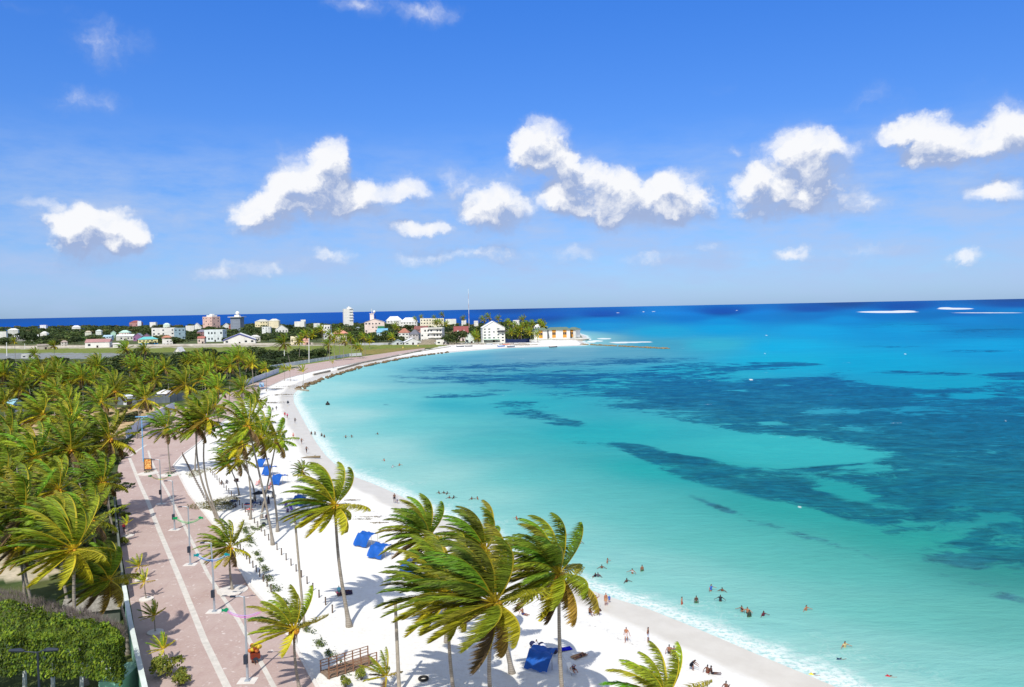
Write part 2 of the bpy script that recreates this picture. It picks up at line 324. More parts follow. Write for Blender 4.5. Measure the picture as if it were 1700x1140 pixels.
sgm=N.m('ADD',N.attr('sg'),N.m('MULTIPLY_ADD',n1,4.6,-2.3)); sgm=N.m('ADD',sgm,N.m('MULTIPLY_ADD',n2,2.6,-1.3)); sgm=N.m('ADD',sgm,N.m('MULTIPLY_ADD',N.noise(N.v('MULTIPLY',pos,(.6,1,1)),.22,5,.7),1.8,-.9))
dens=N.rng(sgm,.18,.78,smooth=True)
dens=N.m('MULTIPLY',dens,N.rng(N.attr('sg'),.02,.30))
wcol=N.attr('wcol','Color')
# colour of weed bed seen through the water
cd2=N.new('ShaderNodeCameraData')
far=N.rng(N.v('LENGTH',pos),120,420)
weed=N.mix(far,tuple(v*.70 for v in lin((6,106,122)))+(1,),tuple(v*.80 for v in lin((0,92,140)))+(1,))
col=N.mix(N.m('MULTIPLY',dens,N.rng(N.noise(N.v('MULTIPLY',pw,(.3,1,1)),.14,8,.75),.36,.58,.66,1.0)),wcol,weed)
# mottling of the sand bottom
mt=N.noise(N.v('MULTIPLY',pw,(.3,1,1)),.05,5,.6)
col=N.mix(N.rng(mt,.36,.62,0,.42),col,N.mix(1.0,col,(.45,.78,.88,1),'MULTIPLY'))
# wave highlights and shade painted into the colour by fine ripple height
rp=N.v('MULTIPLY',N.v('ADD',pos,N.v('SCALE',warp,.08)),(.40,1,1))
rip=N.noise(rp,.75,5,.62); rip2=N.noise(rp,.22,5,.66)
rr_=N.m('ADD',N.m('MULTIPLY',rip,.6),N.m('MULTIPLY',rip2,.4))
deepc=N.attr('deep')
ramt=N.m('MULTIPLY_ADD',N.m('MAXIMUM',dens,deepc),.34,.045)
# foam along the beach
sdv=N.attr('sd')
fn=N.noise(pos,.35,6,.7); fn2=N.noise(N.v('MULTIPLY',pos,(1,1,1)),1.6,5,.7); fn3=N.noise(pos,.05,3,.5)
edge=N.m('ADD',sdv,N.m('MULTIPLY_ADD',fn,-6,3.0))
f1=N.m('MULTIPLY',N.rng(edge,-1.5,.5,0,1),N.rng(edge,1.6,N.m('MULTIPLY_ADD',fn3,5,1.8),1,0))
f1=N.m('MULTIPLY',f1,N.rng(fn2,.40,.52,.12,1.0))
lace=N.m('ABSOLUTE',N.m('SUBTRACT',N.noise(pos,.5,4,.6,1.2),.5)); lace=N.rng(lace,.0,.05,1,0)
f2=N.m('MULTIPLY',N.m('MULTIPLY',lace,N.rng(sdv,3,12,.45,0)),N.rng(N.noise(pos,.09,3,.5),.48,.62))
foam=N.m('MAXIMUM',f1,f2)
# shallow milky water
milk=N.m('MULTIPLY',N.rng(sdv,-2,9,.75,0,smooth=True),N.rng(fn,.2,.7,.5,1.0))
col=N.mix(milk,col,lin((178,205,200))+(1,)); col=N.mix(N.rng(sdv,4,60,.36,0,smooth=True),col,lin((150,206,200))+(1,))
# whitecaps
wcp=N.m('MULTIPLY',N.rng(N.noise(N.v('MULTIPLY',pos,(.4,1,1)),.22,3,.5),.735,.765),N.rng(N.noise(pos,.9,3,.6),.45,.6))
wcp=N.m('MULTIPLY',wcp,N.rng(sdv,30,90))
foam=N.m('MAXIMUM',foam,wcp); foam=N.m('MAXIMUM',foam,N.rng(N.m('ADD',N.attr('fo'),N.m('MULTIPLY_ADD',N.noise(pos,.12,5,.7),1.2,-.6)),.25,.6))
col=N.mix(N.m('MULTIPLY',foam,.74),col,(.76,.755,.72,1))
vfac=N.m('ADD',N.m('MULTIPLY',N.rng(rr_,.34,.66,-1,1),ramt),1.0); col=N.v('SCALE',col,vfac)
bp=N.new('ShaderNodeBump'); bp.inputs['Distance'].default_value=1.0
N.put(bp.inputs['Height'],rr_); N.put(bp.inputs['Strength'],N.rng(dens,0,1,.5,1.0))
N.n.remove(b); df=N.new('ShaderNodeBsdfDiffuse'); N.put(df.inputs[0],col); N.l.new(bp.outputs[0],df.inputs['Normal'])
gl=N.new('ShaderNodeBsdfGlossy'); gl.inputs['Roughness'].default_value=.28; N.l.new(bp.outputs[0],gl.inputs['Normal'])
lw=N.new('ShaderNodeLayerWeight'); lw.inputs[0].default_value=.25; N.l.new(bp.outputs[0],lw.inputs['Normal'])
mx=N.new('ShaderNodeMixShader'); N.put(mx.inputs[0],N.m('MULTIPLY',N.m('MULTIPLY_ADD',lw.outputs['Fresnel'],.04,.012),N.m('SUBTRACT',1.0,foam)))
N.l.new(df.outputs[0],mx.inputs[1]); N.l.new(gl.outputs[0],mx.inputs[2]); N.l.new(mx.outputs[0],m.node_tree.nodes['Material Output'].inputs[0])
water=link('water',me); tag(water,kind='structure')
# ---- land
X,Y,Fq=polar(14,6500,430,.13)
sdl=sdist(SH,X,Y)
keep=sdl>-22
Z=np.clip(sdl*.085,-1.3,1.0)
PL=np.stack([X,Y,np.ones_like(X)],1); px,py=proj_np(PL)
wx=np.array([mnoise.noise(Vector((a*.09,b_*.09,0))) for a,b_ in zip(X,Y)])*1.0
Z=Z+np.where((sdl>3),wx*.10*np.clip((sdl-3)/5,0,1)*np.clip(1-(sdl-60)/60,0,1),0)*0.6
pxn=px; pyn=py+wx*np.clip((py-500)*.02,0,5)
SAND=lin((228,226,220)); GREEN=lin((86,104,58)); DRY=lin((214,190,160))
gc=np.tile(np.array(lin((74,92,50))),(len(X),1))
def zone(poly,col):
    k=inside(poly,pxn,pyn)&(Y>5); gc[k]=col; return k
town=zone([(-200,560),(1000,560),(1000,577),(700,577),(560,577),(440,580),(0,584),(-200,590)],lin((150,140,118)))
zone([(-200,545),(1000,535),(1000,566),(-200,574)],lin((84,100,62)))
zone([(-200,578),(0,576.5),(330,574),(520,572),(700,571),(700,574),(460,578),(0,581),(-200,583)],lin((196,186,170)))
zone([(-200,581),(0,579.5),(330,576.5),(560,573),(720,571.5),(752,573),(700,579),(650,586),(600,591.5),(590,592),(540,590),(400,588),(330,584),(-200,591)],lin((128,142,62)))
zone([(-200,586.5),(0,586),(190,585.5),(206,590),(190,595),(-200,597)],lin((150,154,162)))
zone([(600,580),(690,577),(740,574),(690,580),(640,587),(602,588)],lin((150,136,76)))
zone([(410,600),(590,592),(600,592),(470,617),(420,628),(400,620)],lin((128,146,70)))
zone([(420,603),(470,603),(500,607),(440,611)],lin((200,194,176)))
zone([(-300,706),(0,696),(60,688),(190,678),(300,672),(285,690),(250,700),(205,728),(120,740),(0,742),(-300,770)],lin((222,188,150)))
zone([(-100,905),(60,905),(105,950),(60,965),(-100,960)],lin((205,190,165)))
zone([(90,812),(150,815),(160,840),(80,842)],lin((190,160,110)))
beach=zone([(4800,6000),(2400,6000),(350,1100),(330,1000),(290,880),(250,800),(250,760),(260,730),(300,700),(360,672),(420,645),(480,622),(540,608),(600,596),(660,590),(745,573),(800,570),(960,562),(1100,560),(1100,590),(900,610),(700,640),(560,700),(700,860),(1800,1400)],SAND)
zone([(880,563),(985,560),(990,577),(720,577),(760,570)],SAND)
sandm=np.zeros(len(X)); sandm[beach]=1; k2=(sdl<9)&(sdl>-30); gc[k2&(py>571)]=SAND; sandm[k2]=1
# strip mesh
idx=keep[Fq].all(1); Fk=Fq[idx]; used=np.unique(Fk); re=np.full(len(X),-1); re[used]=np.arange(len(used))
me=mesh_np('ground',np.stack([X,Y,Z],1)[used],re[Fk],None,True,[bpy.data.materials.new('ground_cover')])
cattr(me,'gcol',gc[used]); fattr(me,'sd',sdl[used]); fattr(me,'sand',sandm[used])
m=me.materials[0]; m.use_nodes=True; N=NT(m.node_tree); b=m.node_tree.nodes['Principled BSDF']
geo=N.new('ShaderNodeNewGeometry'); pos=geo.outputs['Position']
g=N.attr('gcol','Color'); sandA=N.attr('sand'); sdv=N.attr('sd')
n1=N.noise(pos,.35,7,.65); n2=N.noise(pos,.05,5,.6)
g=N.mix(N.m('MULTIPLY',N.rng(n1,.35,.65),N.m('MULTIPLY_ADD',sandA,-.88,1.0)),g,N.mix(1.0,g,(.45,.5,.4,1),'MULTIPLY'))
g=N.mix(N.m('MULTIPLY',N.rng(n2,.4,.7,0,.5),N.m('SUBTRACT',1.0,sandA)),g,lin((120,112,66))+(1,))
# footprints and ripples in the dry sand
fp=N.noise(pos,1.8,5,.7); g=N.mix(N.m('MULTIPLY',N.rng(fp,.48,.72,0,.35),sandA),g,lin((196,184,172))+(1,))
# wrack line
wr=N.m('ABSOLUTE',N.m('SUBTRACT',N.m('ADD',sdv,N.m('MULTIPLY_ADD',N.noise(pos,.12,3,.5),-5,2.5)),10.5))
wr=N.m('MULTIPLY',N.rng(wr,.0,.7,1,0),N.rng(N.noise(pos,1.1,6,.72),.54,.60)); wr=N.m('MULTIPLY',wr,N.rng(N.noise(pos,.08,2,.5),.42,.55))
g=N.mix(N.m('MULTIPLY',wr,.75),g,lin((110,92,70))+(1,))
# wet sand
we=N.m('ADD',sdv,N.m('MULTIPLY_ADD',N.noise(pos,.10,4,.55),-4.0,2.0))
wet=N.rng(we,5.0,6.6,1,0)
g=N.mix(wet,g,N.mix(N.rng(n1,.3,.7),lin((200,193,178))+(1,),lin((212,206,192))+(1,)))
N.put(b.inputs['Base Color'],g); N.put(b.inputs['Roughness'],N.rng(wet,0,1,.95,.35)); b.inputs['Specular IOR Level'].default_value=.15
bp=N.new('ShaderNodeBump'); bp.inputs['Distance'].default_value=.12
N.put(bp.inputs['Height'],N.m('ADD',N.noise(pos,1.3,5,.65),N.m('MULTIPLY',n1,2.0))); N.put(bp.inputs['Strength'],N.rng(wet,0,1,.55,.05)); N.l.new(bp.outputs[0],b.inputs['Normal'])
ground=link('ground',me); tag(ground,kind='structure')
# ---------------------------------------------------------------- foliage materials
def leaf_mat(name,trans=.30,rough=.5,spec=.18):
    m=bpy.data.materials.new(name); m.use_nodes=True; N=NT(m.node_tree); b=m.node_tree.nodes['Principled BSDF']
    a=N.attr('lc','Color'); oi=N.new('ShaderNodeObjectInfo')
    tv=N.rng(oi.outputs['Random'],0,1,.72,1.22)
    col=N.v('SCALE',a,tv)
    N.put(b.inputs['Base Color'],col); b.inputs['Roughness'].default_value=rough; b.inputs['Specular IOR Level'].default_value=spec
    t=N.new('ShaderNodeBsdfTranslucent'); N.put(t.inputs[0],N.mix(1.0,col,(1.3,1.25,.5,1),'MULTIPLY'))
    mx=N.new('ShaderNodeMixShader'); mx.inputs[0].default_value=trans
    N.l.new(b.outputs[0],mx.inputs[1]); N.l.new(t.outputs[0],mx.inputs[2]); N.l.new(mx.outputs[0],m.node_tree.nodes['Material Output'].inputs[0])
    return m
LEAF=leaf_mat('palm_leaf'); TLEAF=leaf_mat('tree_leaf',.25,.6,.2)
def mk_trunk_mat():
    m=bpy.data.materials.new('palm_trunk'); m.use_nodes=True; N=NT(m.node_tree); b=m.node_tree.nodes['Principled BSDF']
    tcx=N.new('ShaderNodeTexCoord'); o=tcx.outputs['Object']; z=N.sep(o)[2]
    rg=N.m('FRACT',N.m('ADD',N.m('MULTIPLY',z,5.0),N.m('MULTIPLY',N.noise(o,2,3),1.2)))
    c=N.mix(N.rng(rg,.0,.35),(.14,.115,.09,1),(.36,.32,.27,1))
    c=N.mix(N.rng(N.noise(o,1.2,5,.6),.45,.7),c,(.22,.19,.15,1))
    N.put(b.inputs['Base Color'],c); b.inputs['Roughness'].default_value=.9; b.inputs['Specular IOR Level'].default_value=.1
    return m
TRUNK=mk_trunk_mat()
BARK=mat('bark',(.20,.16,.12),.9,.1,var=.4,vscale=4)
COCO=mat('coconut_husk',lin((214,150,40)),.5,.3,var=.3,vscale=3)
FIBRE=mat('dry_frond_base',lin((150,120,82)),.9,.1,var=.5,vscale=5)
# ---------------------------------------------------------------- palm crowns, blown by a wind from the right
def crown(seed,nf=26,L=5.4,nl=46,lw=.075,wind=1.0,yellow=.35,nseg=12,spread=1.0,droop=1.0):
    r_=random.Random(seed); V=[];Fc=[];Cc=[]
    wv=Vector((-1,.12,.10)).normalized()
    YEL=lin((226,204,60)); 
    for i in range(nf):
        f=i/(nf-1)                       # 0 youngest (upright) .. 1 oldest (hanging)
        phi=i*2.39996+r_.uniform(-.3,.3)
        th=R(78-118*f**.9*spread+r_.uniform(-8,8))
        Lf=L*(.72+.28*math.sin(math.pi*min(1,.25+f*.8)))*r_.uniform(.88,1.08)
        d=Vector((math.cos(phi)*math.cos(th),math.sin(phi)*math.cos(th),math.sin(th))); d=(d+wv*.28*wind).normalized(); Lf*=1-.22*max(0,-d.dot(wv))
        p=Vector((0,0,0))+d*.15; ds=Lf/nseg
        pts=[p.copy()]; tg=[d.copy()]
        for k in range(nseg):
            s=(k+1)/nseg
            bend=ds*(.10+.85*s*s)
            against=max(0,-d.dot(wv))
            d=d+(wv*(.36*wind*(1+.9*against))+Vector((0,0,-1))*(.30*droop+.10*f)+Vector((0,0,.22))*against*(1-f))*bend*1.05
            d.normalize(); p=p+d*ds; pts.append(p.copy()); tg.append(d.copy())
        # colour of this frond
        base=(.095+.13*r_.random(),.19+.12*r_.random(),.018)
        yy=min(1,max(0,(f-.45)*1.3)*yellow*2+r_.uniform(-.1,.35)*yellow); 
        yc=(.60,.52,.02) if r_.random()<.8 else (.34,.19,.03)
        lc=tuple(a*(1-yy)+b*yy for a,b in zip(base,yc))
        if f>.88 and r_.random()<.6: lc=(.20,.13,.06)
        # rachis: flat triangular tube
        o=len(V)
        for k in range(nseg+1):
            t=tg[k]; side=t.cross(Vector((0,0,1))); 
            if side.length<.05: side=Vector((math.sin(phi),-math.cos(phi),0))
            side.normalize(); nn=side.cross(t).normalized(); w=.085*(1-k/nseg)**.6+.018
            V+= [pts[k]+side*w,pts[k]-side*w,pts[k]-nn*w*.9]
            cw=1-k/nseg; Cc+=[tuple(a*(.45+.55*cw)+b*(.55-.55*cw) for a,b in zip(YEL,lc))]*3
        for k in range(nseg):
            a=o+k*3
            for j in range(3): Fc.append((a+j,a+(j+1)%3,a+3+(j+1)%3,a+3+j))
        # leaflets
        lean=wv.copy()
        for sd in (1,-1):
            for q in range(nl):
                s=.13+.87*(q+r_.uniform(.1,.9))/nl; x=s*nseg; k=min(int(x),nseg-1); u=x-k
                c=pts[k].lerp(pts[k+1],u); t=tg[k].lerp(tg[k+1],u).normalized()
                side=t.cross(Vector((0,0,1)))
                if side.length<.05: side=Vector((math.sin(phi),-math.cos(phi),0))
                side.normalize(); nn=side.cross(t).normalized()
                ll=1.32*math.sin(math.pi*min(1,.16+s*.78))**.55*(L/5.4)*r_.uniform(.68,1.15)
                if s>.9: ll*=.75
                ldir=(side*sd*.60+t*(.5+.4*s)+nn*.08+lean*(.62*wind)+Vector((0,0,-1))*(.16+.30*r_.random())).normalized()
                tip=ldir*.55+Vector((0,0,-1))*.40*droop+lean*.75*wind; tip.normalize()
                wd=(t-ldir*t.dot(ldir)); 
                if wd.length<.05: wd=nn
                wd.normalize(); wd=(wd+nn*r_.uniform(-.5,.5)).normalized()
                m_=c+ldir*ll*.5; e=m_+tip*ll*.5; w=lw*r_.uniform(.8,1.2)*.5
                o=len(V); V+=[c-wd*w*.6,c+wd*w*.6,m_+wd*w,m_-wd*w,e]
                Fc+=[(o,o+1,o+2,o+3),(o+3,o+2,o+4)]
                g=r_.uniform(.42,1.6); tc_=tuple(min(1,v*g) for v in lc); e_=tuple(a*.75+b*.25 for a,b in zip(tc_,(.25,.19,.05)))
                Cc+=[tc_,tc_,tc_,tc_,e_]
    me=mesh_np('palm_crown',V,Fc,LEAF); cattr(me,'lc',Cc); return me
CR_HI=[crown(11,37,6.9,98,.085,1.3,.62,14),crown(12,35,6.9,98,.085,1.45,.55,14),crown(13,38,6.7,98,.085,1.2,.65,14)]
CR_MD=[crown(20+i,27+i%4,6.2+.2*(i%3),38,.14,.75+.12*(i%4),(.28,.62,.42,.8,.3,.5)[i],10) for i in range(6)]
CR_LO=[crown(40+i,20,5.6,15,.30,.8+.15*i,(.3,.6,.4)[i],7) for i in range(3)]
CR_YG=[crown(50+i,11+i,2.6,40,.05,1.0,.75,8,.75,.8) for i in range(3)]
CR_XX=[crown(60,20,5.3,64,.085,1.2,.5,12,.8)]
def nuts(seed,n=14):
    r_=random.Random(seed); b=MB()
    for i in range(n):
        a=r_.uniform(0,6.28); b.ball((.42*math.cos(a),.42*math.sin(a),-.10-.34*r_.random()),.18,6,4,1.2)
    for i in range(10):                 # stalks and fibre
        a=i*.63; b.tube([(0,0,-.05),(.28*math.cos(a),.28*math.sin(a),-.1),(.5*math.cos(a)-.1,.5*math.sin(a),-.55-.3*r_.random())],[.03,.025,.01],4,True,0)
    return b.me('coconuts',[COCO],True)
NUTS=[nuts(1),nuts(2,6)]
fib=MB(); fr=random.Random(5)
for i in range(16):
    a=i*.39; fib.tube([(.1*math.cos(a),.1*math.sin(a),.1),(.26*math.cos(a),.26*math.sin(a),-.3),(.22*math.cos(a)-.12,.22*math.sin(a),-.8-.8*fr.random())],[.05,.04,.012],4)
FIB=fib.me('dry_fibre',[FIBRE])
PALMS=[]
def palm(base,top,crownme,sc=1.0,label='',group=None,curve=.0,r0=.2,detail=2,rz=0.0,name='palm_tree',crook=None):
    base=Vector(base); top=Vector(top); D=dist(base)
    root=empty(name,(base.x,base.y,base.z)); tag(root,label,'palm tree',group)
    t=top-base; n=14 if detail>1 else 6
    if crook is None: crook=Vector((rng.uniform(-.6,.6),rng.uniform(-.5,.5),0))
    pts=[];rad=[]
    for k in range(n+1):
        s=k/n; q=Vector((t.x*(s**(1.6+curve)),t.y*(s**1.3),t.z*s))+Vector(crook)*math.sin(math.pi*s)*(t.z/14)
        pts.append(q); rad.append(r0*(1.0-.42*s)+(.22*r0*4*math.exp(-s*18)))
    b=MB(); b.tube([pts[0]-Vector((0,0,.25))]+pts,[rad[0]]+rad,9 if detail>1 else 5)
    b.build('trunk',TRUNK,root,smooth=True)
    c=link('crown',crownme,root,tuple(t),rz,sc)
    if detail>1:
        link('coconuts',rng.choice(NUTS),root,tuple(t),rng.uniform(0,6),sc)
        link('dry_frond_bases',FIB,root,tuple(t),rng.uniform(0,6),sc)
    PALMS.append((base.x,base.y)); return root
def pal(cx,cy,bx,by,me,sc,label,dd=0,**k):
    b=G(bx,by,1.0); return palm(b,ATD(cx,cy,dist(b)+dd),me,sc,label,**k)
def palh(cx,cy,h,me,sc,label,lean=(0,0),**k):
    t=G(cx,cy,h+1.0); return palm((t.x+lean[0],t.y+lean[1],1.0),t,me,sc,label,**k)
H=CR_HI; M=CR_MD; GF='windswept coconut palms on the beach'; GP='coconut palms along the promenade'; GG='coconut palms in the grove left of the promenade'
# foreground palms
pal(556,838,580,1040,H[0],.93,'tall coconut palm alone on open white sand above two people sitting in its shade',r0=.24,group=GF,crook=(-.5,0,0))
pal(822,1000,835,1262,H[1],1.08,'large windswept palm with orange coconuts, in the middle of the foremost beach clump',r0=.22,group=GF,crook=(-.9,0,0))
pal(928,952,936,1193,H[2],1.0,'windswept palm rising beside the large blue awning near the sea',r0=.22,group=GF,crook=(-.2,0,0),rz=.4)
pal(744,985,757,1180,H[0],1.0,'palm whose crown overlaps the left side of the orange-nut palm',r0=.2,group=GF,rz=-.35)
pal(712,890,742,1066,H[2],.86,'palm with the crown farthest up-left in the foremost beach clump',r0=.2,group=GF,rz=.15)
pal(806,912,850,1117,H[1],.84,'palm with upswept fronds behind the large orange-nut palm, leaning trunk foot showing',r0=.22,group=GF,rz=-.2,crook=(-.6,0,0))
pal(1106,1160,1110,1345,CR_XX[0],.86,'low palm at the bottom edge in front of the people sitting on wet sand',r0=.2,group=GF)
pal(488,1045,498,1150,CR_XX[0],.92,'short young palm with orange heart beside the wooden footbridge',r0=.17,group=GP)
pal(382,908,386,980,M[1],.74,'short palm with round planter base between the two coloured lamp garlands',r0=.17,group=GP)
pal(641,1122,636,1150,CR_YG[0],1.0,'small green palm growing at the end of the wooden footbridge',r0=.1,detail=1)
pal(502,782,505,800,M[0],.46,'small palm with fronds blown flat beside the stranded log',r0=.14,group=GF)
# palms in the middle clump on the beach
pal(411,706,453,904,M[0],1.02,'very tall slanting palm, tallest of the beach clump, above the blue canopies',r0=.2,group=GF,curve=.2,crook=(-.3,0,0))
pal(434,727,461,882,M[2],.92,'tall palm whose dark trunk crosses another in the beach clump',r0=.19,group=GF)
pal(459,731,434,860,M[4],.92,'palm leaning right towards the sea at the edge of the beach clump',r0=.19,group=GF,rz=.8)
pal(396,762,423,828,M[5],.9,'lower palm with hanging fronds in the beach clump by the blue canopies',r0=.18,group=GF)
pal(402,735,416,862,M[1],.85,'palm with straight grey trunk in the heart of the beach clump',r0=.17,group=GF)
pal(378,770,397,822,M[3],.62,'short palm with forked foot beside the dark parasol shade',r0=.16,group=GF)
pal(325,706,362,866,M[0],.98,'tall palm with strongly curved trunk by the dry grass patch on the sand',r0=.2,group=GF,curve=.4,crook=(-1.6,0,0))
pal(343,694,365,868,M[3],.9,'tall palm sharing its foot with the curved palm by the grass patch',r0=.18,group=GF,curve=.3,crook=(-1.4,0,0))
pal(330,700,324,782,M[2],.85,'palm on the sand just behind the curved palm beside the promenade edge',r0=.17,group=GF)
pal(277,711,283,788,M[5],.98,'palm with orange hanging fronds standing alone on the promenade paving',r0=.17,group=GP)
pal(358,673,368,742,M[4],.98,'palm at the far end of the promenade beach row',r0=.17,group=GF)
pal(403,646,405,704,M[0],.98,'palm with wide star-shaped crown before the grey wall end',r0=.17,group=GF)
pal(428,664,430,706,M[2],.80,'slim palm closest to the sea above the walkers on the far sand',r0=.17,group=GF,rz=.7)
# palms of the grove with a crown of their own in the photo: crown px, height, mesh, scale, lean
GR=[(118,746,14,0,1.0,'palm in the front row of the grove, second from the promenade, with slanting grey trunk',(3.4,-1)),
(182,728,15,1,1.0,'palm at the promenade edge of the grove with bent pale trunk',(.6,-2)),
(60,760,13,2,1.0,'palm in the front row of the grove near the picture edge with brown heart',(2.5,-1)),
(71,688,13,3,1.02,'palm with broad shaggy crown above the bare sand lot in the grove',(-.5,0)),
(42,845,13,4,.95,'dark green palm low at the picture edge below the grove front row',(.4,0)),
(171,800,9,5,.85,'low palm with yellow fronds against the promenade wall of the grove',(1.5,0)),
(119,684,12,3,.9,'yellowish palm in front of the grey fence in the grove',(-.6,0)),
(168,668,12,0,.95,'palm with bright fan of fronds left of the fence gap in the grove',(0,0)),
(32,645,13,1,.8,'yellow-green palm on a thin pale trunk at the picture edge of the grove',(-1,0)),
(72,626,13,2,.95,'palm in the rear row of the grove with one hanging orange frond',(0,0)),
(93,619,13,4,.9,'palm in the rear row of the grove with pale yellow heart',(1,0)),
(135,627,13,5,.95,'palm with star-shaped crown in the rear row of the grove',(0,0)),
(188,640,13,0,1.0,'dark palm in the rear row of the grove above the white shed',(0,0)),
(241,662,12,1,.95,'palm above the bare sand lot with several slim trunks beneath',(-3,0)),
(228,642,13,4,.9,'palm in the rear row of the grove just left of the white shed roof',(0,0)),
(256,630,13,2,.85,'palm behind the white shed at the rear of the grove',(0,0)),
(307,638,15,3,1.08,'large palm with yellow drooping fronds at the corner of the grey fence',(.5,0)),
(335,627,14,3,.85,'golden-yellow palm behind the large drooping palm by the fence corner',(0,0)),
(361,645,13,5,.9,'palm between the fence corner and the beach clump',(0,0)),
(395,593,18,5,.95,'tall palm with brown ragged fronds standing above the far grove',(1,0)),
(382,607,15,2,.85,'palm leaning under the tall ragged palm at the far grove',(-1,0)),
(419,604,13,3,.75,'yellow palm near the grey wall along the far promenade',(0,0)),
(441,611,11,3,.6,'small yellow palm closest to the grey wall of the far promenade',(0,0)),
(90,574,18,3,.72,'tall solitary palm rising against the runway with white heart',(1.5,0)),
(24,567,21,3,.55,'very tall thin yellow palm at the picture edge rising above the runway',(.8,0)),
(58,588,14,0,.75,'palm in front of the runway beside the low white roof',(0,0)),
(210,579,17,5,.95,'tall brownish palm in front of the blue and yellow house',(2,0)),
(240,580,15,2,.85,'palm right of the tall brownish palm before the airfield wall',(1,0)),
(472,570,17,2,1.1,'dark tall palm in front of the airfield grass beyond the promenade',(4,0)),
(8,668,12,1,.8,'palm cut by the picture edge beside the blue shed in the grove',(0,0)),
(6,800,12,0,.9,'palm cut by the picture edge in the front row of the grove',(0,0))]
for (cx,cy,h,mi,sc,lab,ln) in GR:
    big=cy>680
    palh(cx,cy,h,M[mi],sc*1.17,lab,ln,r0=.17 if big else .16,group=GG,detail=2 if big else 1,rz=rng.uniform(-.5,.5))
palh(124,911,13.6,H[0],1.0,'big dark green palm between the clipped tree and the front row of the grove',(1.0,-1),r0=.22,group=GG,rz=-.3)
palh(180,962,8.5,H[2],.80,'yellow palm leaning over the green boundary wall beside the clipped tree',(1.4,.6),r0=.2,group=GG,rz=.3)
palh(95,880,10.5,H[1],.85,'green palm behind the big dark palm in the grove front',(1.0,0),r0=.2,group=GG,rz=.2)
palh(30,905,8.5,H[2],.8,'green palm overhanging the pale sand patch at the picture edge',(.5,0),r0=.2,group=GG,rz=-.2)
palh(150,862,9,M[0],1.0,'green palm right behind the big dark palm, close to the grove wall',(.8,0),r0=.18,group=GG,rz=.4)
palh(98,812,11,M[3],1.0,'green palm filling the gap between the slanting grey trunks of the grove',(.3,0),r0=.18,group=GG,rz=.1)
palh(12,752,13,M[2],1.0,'yellow-green palm half cut by the picture edge in the middle of the grove',(.3,0),r0=.18,group=GG,rz=.3)
# remaining palms of the grove
def scatter(poly,n,mind,seed,hr=None,avoid=()):
    r_=random.Random(seed); xs=[p[0] for p in poly]; ys=[p[1] for p in poly]; out=[]; tr=0
    while len(out)<n and tr<n*120:
        tr+=1
        # uniform over the ground, not over the picture
        y0,y1=min(ys),max(ys); inv=r_.uniform(1/(y1-500),1/(y0-500)); y=500+1/inv; x=r_.uniform(min(xs),max(xs))
        if not inside(poly,np.array([x]),np.array([y]))[0]: continue
        g=G(x,y,1)
        if any((g.x-a)**2+(g.y-b)**2<mind*mind for a,b in out) or any((g.x-a)**2+(g.y-b)**2<(mind*.8)**2 for a,b in avoid): continue
        out.append((g.x,g.y))
    return out
for (x,y) in scatter([(-30,700),(0,690),(60,700),(225,712),(196,770),(192,900),(-30,905)],9,7.5,3,avoid=PALMS):
    h=rng.uniform(9,14); i=rng.randrange(6)
    palm((x,y,1),(x+rng.uniform(-2,.5),y+rng.uniform(-1,1),h+1),M[i],rng.uniform(1.0,1.15),'green coconut palm crowded inside the front part of the dense grove','palms crowded in the front of the grove',r0=.17,rz=rng.uniform(-.5,.5))
for (x,y) in scatter([(-30,640),(430,640),(400,662),(300,668),(190,674),(60,686),(-30,694)],22,11,4,avoid=PALMS):
    h=rng.uniform(9,14.5); i=rng.randrange(6)
    palm((x,y,1),(x+rng.uniform(-2,.5),y+rng.uniform(-1,1),h+1),M[i],rng.uniform(1.08,1.22),'coconut palm among the crowded rear part of the dense grove','palms crowded in the rear of the grove',r0=.16,detail=1,rz=rng.uniform(-.5,.5))
for (x,y) in scatter([(200,625),(440,625),(420,640),(200,642)],14,11,5,avoid=PALMS):
    h=rng.uniform(8,13); i=rng.randrange(3)
    palm((x,y,1),(x+rng.uniform(-1.5,.5),y,h+1),CR_LO[i],rng.uniform(.9,1.1),'small dark palm where the grove meets the broadleaf scrub','palms where the grove meets the scrub',r0=.15,detail=1,rz=rng.uniform(-.5,.5))
# far palms round the airfield end and the point
FP=[(548,556,600),(556,563,596),(564,553,592),(572,566,598),(582,560,594),(590,572,593),(545,572,596),(598,577,595),(535,548,588),(520,556,588),(604,560,590),(498,566,600),(508,556,592)]
for (cx,cy,by) in FP:
    pal(cx,cy,cx+rng.uniform(-2,4),by,CR_LO[rng.randrange(3)],rng.uniform(1.1,1.3),'dark palm in the cluster at the left end of the airfield grass',group='palms at the left end of the airfield grass',detail=1,r0=.2)
TP=[(812,527,563),(828,529,562),(803,531,560),(845,535,566),(856,541,567),(866,545,568),(880,551,569),(869,531,560),(885,537,563),(893,556,568),(850,552,568),(875,540,563),(835,548,566),(862,553,568),(790,556,569),(793,561,571),(735,523,548),(722,528,548),(700,526,545),(690,530,548),(770,529,550),(897,536,560),(901,536,559),(904,541,560),(657,541,556),(725,536,556),(732,536,556),(742,538,556),(652,560,572),(660,545,560),(615,565,578)]
for (cx,cy,by) in TP:
    pal(cx,cy,cx+rng.uniform(-1,2),by,CR_LO[rng.randrange(3)],rng.uniform(1.25,1.6),'distant palm among the hotels on the point',group='palms among the hotels on the point',detail=1,r0=.25)
